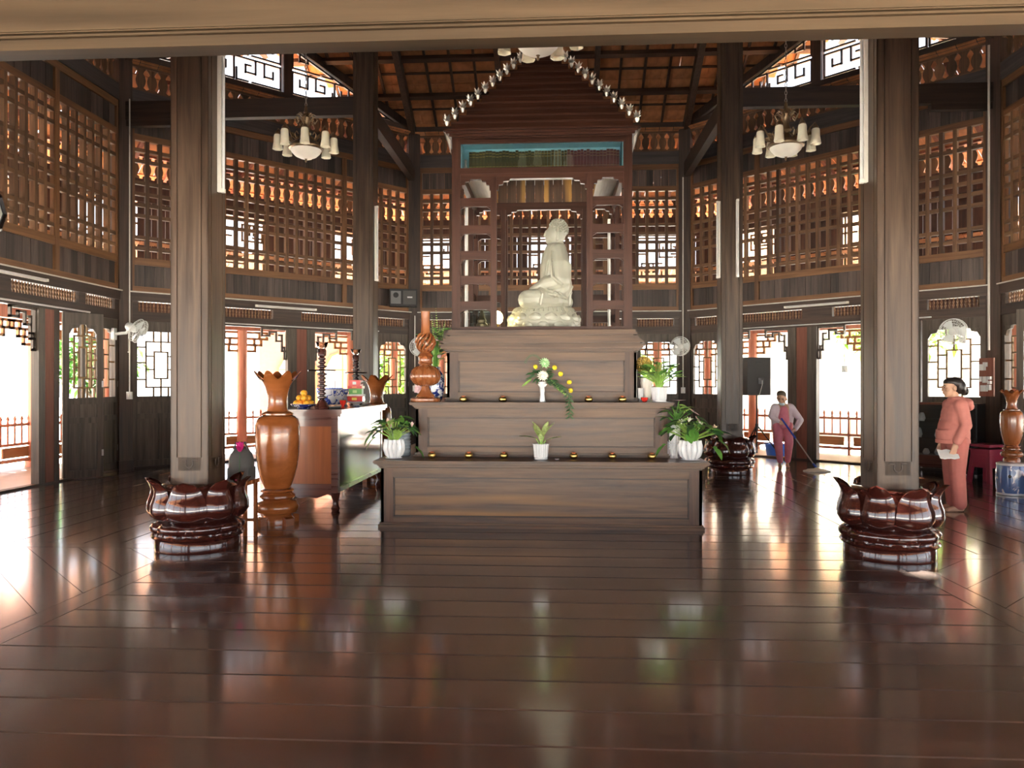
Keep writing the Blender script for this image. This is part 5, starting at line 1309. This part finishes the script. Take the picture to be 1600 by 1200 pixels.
for (x0, z0, x1, z1) in ((.10, .24, .22, .12), (.12, .20, .28, .10), (-.12, .25, -.20, .20), (.15, .16, .30, .07)): m.leaf((x0, -.08, z0), (x1-x0, -.1, z1-z0), (0, -1, 0), .17, .026, .1)
m.build('strap_leaves', 'leaf_light', t, kind='stuff')
# right end of the middle tier
t = thing('potted_croton', 'fluted white pot with dense light green foliage at the end of the middle tier', 'potted plant', (1.33, -1.42, Z2))
fluted_pot(t, .085, .165)
foliage(t, (0, 0, .14), 90, .12, .042, ['leaf', 'leaf_light', 'leaf_light', 'leaf'], .17, .06, .32, 'leaf_light', .15, False, (1, .8), (-.9, .3))
t = thing('dried_flower_vase', 'cream fluted cone vase of dried brown blossoms beside the shrine tier', 'vase', (1.22, -1.16, Z2))
MB().lathe([(.04, 0), (.045, .01), (.05, .08), (.07, .24), (.075, .27), (.066, .27), (.04, .1)], 48, ruf=lambda i, a: (.003*math.cos(14*a) if i > 1 else 0, 0)).build('vase', 'porcelain_cream', t, True)
m = MB()
for j in range(120):
    zz = 1-2*(j+.5)/120; rr = math.sqrt(1-zz*zz); a = j*2.39996; m.ell((-.03+.085*rr*math.cos(a), .085*rr*math.sin(a), .42+.085*zz), .014, 6, 4)
m.build('dried_blossoms', 'ochre', t, True, kind='stuff')
m = MB()
for j in range(16): m.leaf((0, 0, .26), (math.cos(j*.4*2.4), math.sin(j*.4*2.4), .5), (0, 0, 1), .12, .05, .4, 3)
m.build('dark_leaves', 'leaf_dark', t, kind='stuff')
t = thing('red_glass_cup', 'little red glass cup next to the cream cone vase', 'cup', (1.17, -1.40, Z2)); MB().lathe([(.02, 0), (.025, .005), (.04, .03), (.042, .05), (.036, .05), (.02, .02)], 18).build('cup', 'redglass', t, True); MB().lathe([(.012, .022), (.014, .035), (.003, .05)], 8).build('wick', 'cream', t, True)
t = thing('white_beaker', 'plain white beaker close against the shrine tier', 'beaker', (1.145, -1.25, Z2)); MB().lathe([(.03, 0), (.033, .01), (.034, .14), (.036, .15), (.03, .15), (.028, .05)], 20).build('beaker', 'porcelain', t, True); MB().lathe([(.033, .146), (.038, .15), (.034, .155)], 20).build('rim', 'white', t, True)
# right end of the lowest tier
t = thing('woven_vase', 'tall slim white woven vase of pink blossoms beside the lowest tier corner', 'vase', (1.47, -1.62, Z1))
MB().lathe([(.055, 0), (.05, .01), (.038, .03), (.045, .06), (.055, .10), (.055, .30), (.058, .36), (.05, .36), (.04, .2)], 40, ruf=lambda i, a: (.003*math.cos(12*a), 0)).build('vase', 'porcelain', t, True)
m = MB()
for k in range(8):
    for j in range(10):
        a = 2*PI*(j+.5*(k % 2))/10; m.ell((.057*math.cos(a), .057*math.sin(a), .10+.03*k), .007, 5, 4)
m.build('woven_knots', 'white', t, kind='stuff')
foliage(t, (.02, 0, .34), 26, .13, .06, ['leaf', 'leaf_light', 'leaf_dark'], .13, .04, .24, 'leaf', .25, False, (1, .8), (-1, .3))
for p, ry in (((.04, -.04, .62), 0), ((.19, -.03, .50), .6), ((.25, -.03, .40), .9)):
    m = MB(); 
    for j in range(14): a = j*2*PI/14; d = Euler((0, ry, 0)).to_matrix() @ Vector((math.cos(a), math.sin(a)-.0, .15)); m.leaf(p, d, (0, 0, 1), .075, .022, .05, 3)
    m.build('pink_blossom', 'pinkflower', t)
    MB().tube([(0, 0, .35), (p[0]*.5, 0, .35+(p[2]-.35)*.6), p], .004, 5).build('flower_stem', 'leaf', t)
t = thing('red_ornament', 'clear jar of bright red beads between woven vase and lobed pot', 'ornament', (1.55, -1.66, Z1))
MB().lathe([(.045, 0), (.05, .005), (.05, .16), (.046, .165)], 20).build('jar', 'clearplastic', t, True)
for k, (x, y, z) in enumerate(((-.015, -.01, .035), (.018, .01, .05), (-.012, .012, .08), (.016, -.012, .10), (-.01, 0, .13))): MB().ell((x, y, z), .026, 12, 8).build('bead', 'redglass', t, True)

# ------------------------------------------------------------------ people
def hand(mb, wrist, d, palm_n, s=1.0, curl=.6, thumb=1):
    """palm and five separate fingers; d = direction of the hand, palm_n = palm normal"""
    w_ = Vector(wrist); d = Vector(d).normalized(); n = Vector(palm_n).normalized(); sd = d.cross(n).normalized()
    c = w_+d*.045*s
    for q in (-.022, 0, .022): limb(mb, [w_+sd*q*.7*s, w_+d*.08*s+sd*q*s*1.1], [.014*s, .0135*s], 8)
    for k, (off, L) in enumerate(((-.030, .062), (-.010, .072), (.010, .068), (.029, .052))):
        p0 = w_+d*.085*s+sd*off*s; d1 = (d+n*curl*.45).normalized(); d2 = (d+n*curl*1.2).normalized(); d3 = (d*.6+n*curl*1.8).normalized()
        p1 = p0+d1*L*.42*s; p2 = p1+d2*L*.33*s; p3 = p2+d3*L*.25*s
        limb(mb, [p0, p1, p2, p3], [.0092*s, .0085*s, .0078*s, .007*s], 8)
    p0 = w_+d*.02*s-sd*thumb*.026*s; p1 = p0+(d*.6-sd*thumb*.7+n*.3).normalized()*.035*s; p2 = p1+(d*.9-sd*thumb*.1+n*.5).normalized()*.03*s
    limb(mb, [p0, p1, p2], [.012*s, .0105*s, .0085*s], 8)
def head(mb, c, R_, s=1.0):
    def E_(p, r): mb.ell(Vector(c)+R_ @ (Vector(p)*s), tuple(q*s for q in r), 16, 11, R_.to_euler())
    E_((0, .012, .035), (.074, .092, .082)); E_((0, -.028, -.025), (.060, .062, .085)); E_((0, -.045, -.085), (.030, .03, .026))
    E_((0, -.092, -.012), (.012, .014, .022)); E_((0, -.098, -.026), (.015, .012, .010)); E_((0, -.083, -.055), (.022, .012, .006)); E_((0, -.081, -.066), (.020, .012, .006))
    for q in (-1, 1): E_((q*.074, .015, -.01), (.012, .022, .032)); E_((q*.03, -.076, .018), (.018, .012, .006)); E_((q*.042, -.058, -.02), (.024, .024, .022))
def eyes(par, c, R_, s=1.0):
    for q in (-1, 1):
        m = MB(); m.ell(Vector(c)+R_ @ (Vector((q*.030, -.082, .006))*s), (.013*s, .006*s, .005*s), 10, 6, R_.to_euler()); m.build('eye', 'hair', par, True)
        m = MB(); m.tube([Vector(c)+R_ @ (Vector((q*.014, -.090, .024))*s), Vector(c)+R_ @ (Vector((q*.03, -.088, .029))*s), Vector(c)+R_ @ (Vector((q*.048, -.076, .022))*s)], .0035*s, 5); m.build('eyebrow', 'hair', par)
# woman standing at the right, in profile, holding a cloth
body = MB(); I3 = Matrix.Identity(3)
hc = (0, -.035, 1.455); HR = Euler((.05, 0, 0)).to_matrix()
head(body, hc, HR, 1.0); limb(body, [(0, .02, 1.22), (0, .0, 1.38)], [.06, .05])
body.ell((0, .0, 1.12), (.15, .10, .20), 14, 10); body.ell((0, .01, .88), (.15, .12, .16), 14, 10)
for s in (-1, 1):
    limb(body, [(s*.085, .0, .84), (s*.085, -.005, .46), (s*.08, .03, .09)], [.085, .058, .036]); limb(body, [(s*.08, .05, .035), (s*.083, -.04, .035), (s*.088, -.11, .022)], [.032, .034, .026])
    for k in range(5): limb(body, [(s*(.062+.013*k), -.125+.006*abs(k-.5)*1.2, .018), (s*(.060+.0145*k), -.155+.009*k, .013)], [.011-.0008*k, .009-.0006*k], 7)
    limb(body, [(s*.165, .01, 1.24), (s*.20, .035, 1.0), (s*.19, -.06, .80)], [.05, .042, .028])
hand(body, (-.19, -.062, .80), (.05, -.25, -1), (1, -.1, 0), 1.0, .75, 1); hand(body, (.19, -.062, .80), (-.05, -.25, -1), (-1, -.1, 0), 1.0, .55, -1)
me = fused(body, .0068, 3, 'person'); me.materials.append(MATS['skin'])
wmn = link('person', me, None, (4.89, -.62, .0), -PI/2-.06)
tag(wmn, 'woman in coral hoodie and trousers standing barefoot in profile holding a white cloth', 'person')
eyes(wmn, hc, HR)
hm = MB(); hm.ell((0, -.038, 1.515), (.080, .098, .056), 16, 10); hm.ell((0, -.005, 1.50), (.083, .098, .080), 16, 10); hm.ell((0, .04, 1.46), (.080, .075, .09), 16, 10); hm.ell((0, .105, 1.405), (.045, .045, .05), 12, 8); hm.ell((0, .075, 1.42), (.05, .05, .05))
me = fused(hm, .009, 3, 'hair')
for v in me.vertices: pass
me.materials.append(MATS['hair']); link('hair', me, wmn, (0, .018, .006))
m = MB(); m.tube([(.03*math.cos(a), .128, 1.41+.03*math.sin(a)) for a in [j*PI/5 for j in range(11)]], .008, 5); m.build('hair_tie', 'cream', wmn)
j = MB(); j.ell((0, .005, 1.12), (.195, .135, .20), 18, 12); j.ell((0, -.022, .97), (.182, .142, .16), 18, 12); j.ell((0, .01, 1.24), (.18, .11, .09), 18, 12)
j.lathe([(.17, .815), (.178, .83), (.182, .90), (.18, .96)], 26, (0, -.012, 0))
for s in (-1, 1): limb(j, [(s*.155, .012, 1.25), (s*.205, .045, 1.02), (s*.195, -.045, .835)], [.078, .066, .05])
j.ell((0, .11, 1.28), (.13, .095, .06), 16, 10); j.ell((0, .03, 1.325), (.105, .10, .035), 16, 10); j.ell((0, .165, 1.235), (.095, .05, .055), 14, 9)
me = fused(j, .010, 4, 'hoodie'); me.materials.append(MATS['coral']); link('hoodie', me, wmn)
m = MB(); m.tube([(-.03, -.075, 1.29), (-.025, -.125, 1.15), (-.01, -.172, 1.02), (-.005, -.185, .95), (0, -.165, .85)], .005, 5); m.build('zip', 'coral_pants', wmn)
m = MB(); m.lathe([(.172, .80), (.184, .805), (.184, .845), (.178, .85)], 30, (0, -.012, 0)); m.build('hem_band', 'coral', wmn, True)
pnt = MB(); pnt.ell((0, .01, .86), (.175, .145, .13), 18, 12)
for s in (-1, 1): limb(pnt, [(s*.085, .01, .82), (s*.085, .0, .47), (s*.08, .03, .095)], [.118, .090, .078])
me = fused(pnt, .011, 4, 'trousers'); me.materials.append(MATS['coral_pants']); link('trousers', me, wmn)
t = thing('cloth', 'folded white cloth held in the hand of the woman in coral', 'cloth', wmn.matrix_basis @ Vector((.19, -.13, .64)), -PI/2)
m = MB(); m.grid([[(-.05+.02*v, -.12+.055*u, .10-.022*v-.012*(u % 2)) for u in range(5)] for v in range(5)], 5, 5, [[(-.05+.02*v, -.12+.055*u, .088-.022*v-.012*(u % 2)) for u in range(5)] for v in range(5)]); m.build('fold', 'white', t, True)
m = MB(); m.grid([[(-.045+.02*v, -.10+.045*u, .075-.02*v-.012*((u+1) % 2)) for u in range(5)] for v in range(4)], 5, 4, [[(-.045+.02*v, -.10+.045*u, .063-.02*v-.012*((u+1) % 2)) for u in range(5)] for v in range(4)]); m.build('lower_fold', 'white', t, True)

# woman sweeping by the doorway, bent forward over the mop
body = MB(); hc = (-.05, -.235, 1.245); HR = Euler((.32, .08, -.55)).to_matrix()
head(body, hc, HR, 1.06); limb(body, [(0, -.13, 1.08), (-.04, -.20, 1.18)], [.058, .05])
limb(body, [(0, .03, .80), (0, -.05, .98), (0, -.12, 1.08)], [.13, .125, .10])
for s in (-1, 1):
    limb(body, [(s*.08, .02, .80), (s*.10, -.03, .44), (s*.10+(.04 if s < 0 else 0), .03 if s > 0 else -.02, .09)], [.08, .055, .035])
    fx, fy = s*.10+(.04 if s < 0 else 0), (.03 if s > 0 else -.02)
    limb(body, [(fx, fy+.02, .035), (fx-.03*1, fy-.06, .033), (fx-.05, fy-.13, .02)], [.03, .032, .024])
    for k in range(5): limb(body, [(fx-.075+.013*k, fy-.135, .017), (fx-.085+.015*k, fy-.168+.006*k, .012)], [.010, .0085], 7)
HA = Vector((-.10, -.22, .80)); HB = Vector((.05, -.30, .64))
limb(body, [(-.16, -.11, 1.08), (-.24, -.13, .92), (-.13, -.20, .83)], [.048, .042, .028]); limb(body, [(.16, -.11, 1.08), (.26, -.15, .86), (.09, -.26, .68)], [.048, .042, .028])
hand(body, (-.145, -.195, .835), (.8, -.35, -.45), (-.1, -.9, .5), .95, .95, -1); hand(body, (.105, -.255, .685), (-.8, -.45, -.35), (-.1, -.8, -.6), .95, .95, 1)
me = fused(body, .0075, 3, 'person'); me.materials.append(MATS['skin'])
swp = link('person', me, None, (4.27, 4.12, 0), .12); tag(swp, 'bent woman in lilac jacket and pink trousers mopping barefoot by the doorway', 'person')
eyes(swp, hc, HR, 1.06)
hm = MB(); c = Vector(hc)
for p, r in (((0, .025, .065), (.086, .098, .074)), ((0, .06, .0), (.083, .07, .085)), ((0, .02, .08), (.083, .085, .055))): hm.ell(c+HR @ Vector(p), r, 16, 10, HR.to_euler())
me = fused(hm, .010, 3, 'hair'); me.materials.append(MATS['hair_brown']); link('hair', me, swp)
m = MB(); m.ell(c+HR @ Vector((0, -.065, -.075)), (.052, .04, .035), 14, 9, HR.to_euler()); m.build('face_mask', 'maskblue', swp, True)
j = MB()
for s in (-1, 1):
    limb(j, [(s*.09, .06, .74), (s*.12, -.02, .95), (s*.13, -.10, 1.07)], [.095, .10, .085])
limb(j, [(0, .08, .76), (0, .03, .95), (0, -.06, 1.07)], [.12, .12, .10])
limb(j, [(-.15, -.11, 1.08), (-.245, -.13, .92), (-.16, -.185, .845)], [.07, .06, .044]); limb(j, [(.15, -.11, 1.08), (.265, -.15, .86), (.125, -.24, .70)], [.07, .06, .044]); j.ell((0, -.13, 1.10), (.09, .06, .04)); j.ell((.13, .05, .70), (.09, .11, .13)); j.ell((-.11, .06, .73), (.08, .10, .10))
me = fused(j, .011, 4, 'jacket'); me.materials.append(MATS['lilac']); link('jacket', me, swp)
sh_ = MB(); limb(sh_, [(-.01, -.06, .78), (-.015, -.10, .92), (-.01, -.165, 1.06)], [.10, .10, .07]); me = fused(sh_, .011, 3, 'shirt'); me.materials.append(MATS['rose']); link('shirt', me, swp)
pn_ = MB(); pn_.ell((0, .03, .80), (.16, .13, .12), 18, 12)
for s in (-1, 1): limb(pn_, [(s*.08, .02, .78), (s*.10, -.03, .44), (s*.10+(.04 if s < 0 else 0), .03 if s > 0 else -.02, .12)], [.105, .078, .055])
me = fused(pn_, .011, 4, 'trousers'); me.materials.append(MATS['rose']); link('trousers', me, swp)
m = MB(); m.tube([(-.11, .02, .26), (-.08, -.05, .27)], .004, 4)
for o in [swp]+children(swp):      # she leans sideways and forward over the mop
    for v in o.data.vertices:
        if v.co.z > .80: k = v.co.z-.80; v.co.x -= k*.20; v.co.y -= k*.10
    o.data.update()
# mop running from her hands to the floor
pa = swp.matrix_basis @ Vector((-.115, -.235, .875)); pb = Vector((4.33, 2.98, .045))
pb = swp.matrix_basis @ Vector((.29, -.72, .05))
t = thing('mop', 'long mop with blue handle held by the sweeping woman', 'mop', pb)
v0 = Vector((0, 0, 0)); v1 = Vector(pa)-Vector(pb)
MB().tube([v0, v1*.62], .012, 8).build('steel_pole', 'steel', t, True); MB().tube([v1*.60, v1*1.02], .016, 8).build('blue_grip', 'mopblue', t, True); MB().tube([v1*.02, v1*.10], .02, 8).build('socket', 'mopblue', t, True)
MB().lathe([(.17, -.05), (.18, -.04), (.16, -.015), (.05, .0), (.02, .02)], 26).build('mop_plate', 'cream', t, True)
m = MB()
for k in range(46):
    a = 2*PI*k/46; m.tube([(.10*math.cos(a), .10*math.sin(a), -.02), (.17*math.cos(a), .17*math.sin(a), -.035), (.22*math.cos(a+.1), .22*math.sin(a+.1), -.045)], .007, 4)
m.build('mop_strings', 'cream', t, kind='stuff')

# ------------------------------------------------------------------ garden, houses and jugs outside
def house(loc, rz, w_, h_, d_, mat, label, wins, roofmat='tile_out', pane='glassblue'):
    t = thing('house', label, 'house', loc, rz)
    MB().rng(-w_/2, w_/2, 0, d_, 0, h_).build('walls', mat, t)
    MB().add([(-w_/2-.6, -.8, h_), (w_/2+.6, -.8, h_), (w_/2+.6, d_+.6, h_), (-w_/2-.6, d_+.6, h_), (-w_/2+1, d_/2, h_+2.2), (w_/2-1, d_/2, h_+2.2)], [(0, 1, 5, 4), (1, 2, 5), (2, 3, 4, 5), (3, 0, 4), (3, 2, 1, 0)]).build('roof', roofmat, t)
    for x, z, ww, hh, kind in wins:
        if kind == 'arch':
            P = [(x-ww/2, z), (x+ww/2, z), (x+ww/2, z+hh*.7), (x+ww*.3, z+hh*.92), (x, z+hh), (x-ww*.3, z+hh*.92), (x-ww/2, z+hh*.7)]
            f = MB().prism([(x+(a-x)*1.15, z+(b-z)*1.05-.05) for a, b in P], -.10, .02).build('window_frame', 'veranda_orange', t); MB().prism(P, -.13, -.10).build('pane', pane, f)
            m = MB(); m.rng(x-.03, x+.03, -.16, -.13, z, z+hh)
            for q in (.35, .68): m.rng(x-ww/2, x+ww/2, -.16, -.13, z+hh*q-.02, z+hh*q+.02)
            m.build('mullion', 'veranda_orange', f)
        else:
            f = MB().rng(x-ww/2, x+ww/2, -.06, .02, z, z+hh).build('window', 'shutter', t)
            n_ = int(hh/.18)
            for q in range(n_): MB().rng(x-ww/2+.05, x+ww/2-.05, -.10, -.05, z+.08+q*hh/n_, z+.17+q*hh/n_).build('louvre', 'housewhite', f)
house((-7.2, 19.5, -.36), math.radians(14), 8, 5.0, 6, 'housepink', 'pink stuccoed house with arched windows seen through the doorway behind the offering table', [(x, .9, 1.3, 2.2, 'arch') for x in (-2.6, -.9, .9, 2.6)])
house((11.0, 17.0, -.36), math.radians(-24), 11, 6.0, 6, 'housewhite', 'white house with grey louvred shutters seen through the doorway behind the sweeping woman', [(x, 1.4, .9, 1.6, 'shut') for x in (-4, -2, 0, 2.0, 4)])
house((-22, 6.0, -.36), math.radians(75), 12, 5.0, 6, 'housepink', 'pink stuccoed house seen through the side doorway', [(x, .9, 1.2, 2.1, 'arch') for x in (-4.5, -1.5, 1.5, 4.5)])
def tree(loc, h_, r, mat, label, n_=900, group=None):
    t = thing('garden_tree', label, 'tree', loc, 0, group)
    tr = MB(); limb(tr, [(0, 0, 0), (.1, 0, h_*.35), (0, .1, h_*.6)], [.14, .10, .05], 8)
    for k in range(5): a = k*1.3; limb(tr, [(0, 0, h_*.4), (math.cos(a)*r*.6, math.sin(a)*r*.6, h_*.75)], [.06, .02], 6)
    tr.build('trunk', 'darkwood', t, True)
    m = MB()
    for k in range(n_):
        d = Vector((random.gauss(0, 1), random.gauss(0, 1), random.gauss(0, 1))).normalized(); rr = r*random.uniform(.5, 1.0); p = Vector((d.x*rr, d.y*rr, h_*.75+d.z*rr*.6))
        m.leaf(p, (random.gauss(0, 1), random.gauss(0, 1), random.gauss(0, .6)), (0, 0, 1), .34, .17, .3, 2)
    m.build('foliage', mat, t, kind='stuff')
tree((9.9, 12.6, -.36), 4.9, 2.0, 'leaf_light', 'light green garden tree seen beside the pier of the doorway behind the sweeping woman', 1100)
tree((-13.5, 12.0, -.36), 3.4, 1.4, 'leaf', 'green garden tree outside the doorway behind the floor vase')
tree((-5.2, 15.0, -.36), 3.0, 1.2, 'leaf_light', 'green bush tree behind the lattice doors near the offering table')
tree((-15.5, 5.0, -.36), 3.4, 1.6, 'leaf', 'green garden tree outside the half-open lattice door')
tree((16.5, 5.0, -.36), 4.2, 1.8, 'leaf_light', 'garden tree outside the doors by the ceramic stool')
tree((2.2, 15.5, -.36), 3.2, 1.3, 'leaf_light', 'garden tree behind the lattice doors beside the potted plant')
for i, (x, y, lb) in enumerate(((9.0, 9.2, 'blue water jug on the terrace beyond the railing, nearest the pier'), (9.35, 8.95, 'blue water jug on the terrace between two other jugs'), (9.7, 8.7, 'blue water jug on the terrace farthest from the pier'))):
    t = thing('water_jug', lb, 'jug', (x, y, -.36), 0, 'blue water jugs')
    t.location.z = .34
    MB().lathe([(.12, 0), (.135, .02), (.135, .30), (.10, .38), (.03, .42), (.03, .47)], 20).build('bottle', 'jugblue', t, True); MB().lathe([(.034, .465), (.036, .49), (.005, .495)], 14).build('cap', 'white', t, True)
t = thing('jug_bench', 'low wooden bench under the blue water jugs', 'bench', (9.35, 8.95, -.36), math.radians(-36)); MB().rng(-.75, .75, -.2, .2, .64, .70).build('seat', 'veranda_wood', t)
for sx in (-1, 1): MB().rng(sx*.65-.04, sx*.65+.04, -.18, .18, 0, .64).build('leg', 'veranda_wood', t)
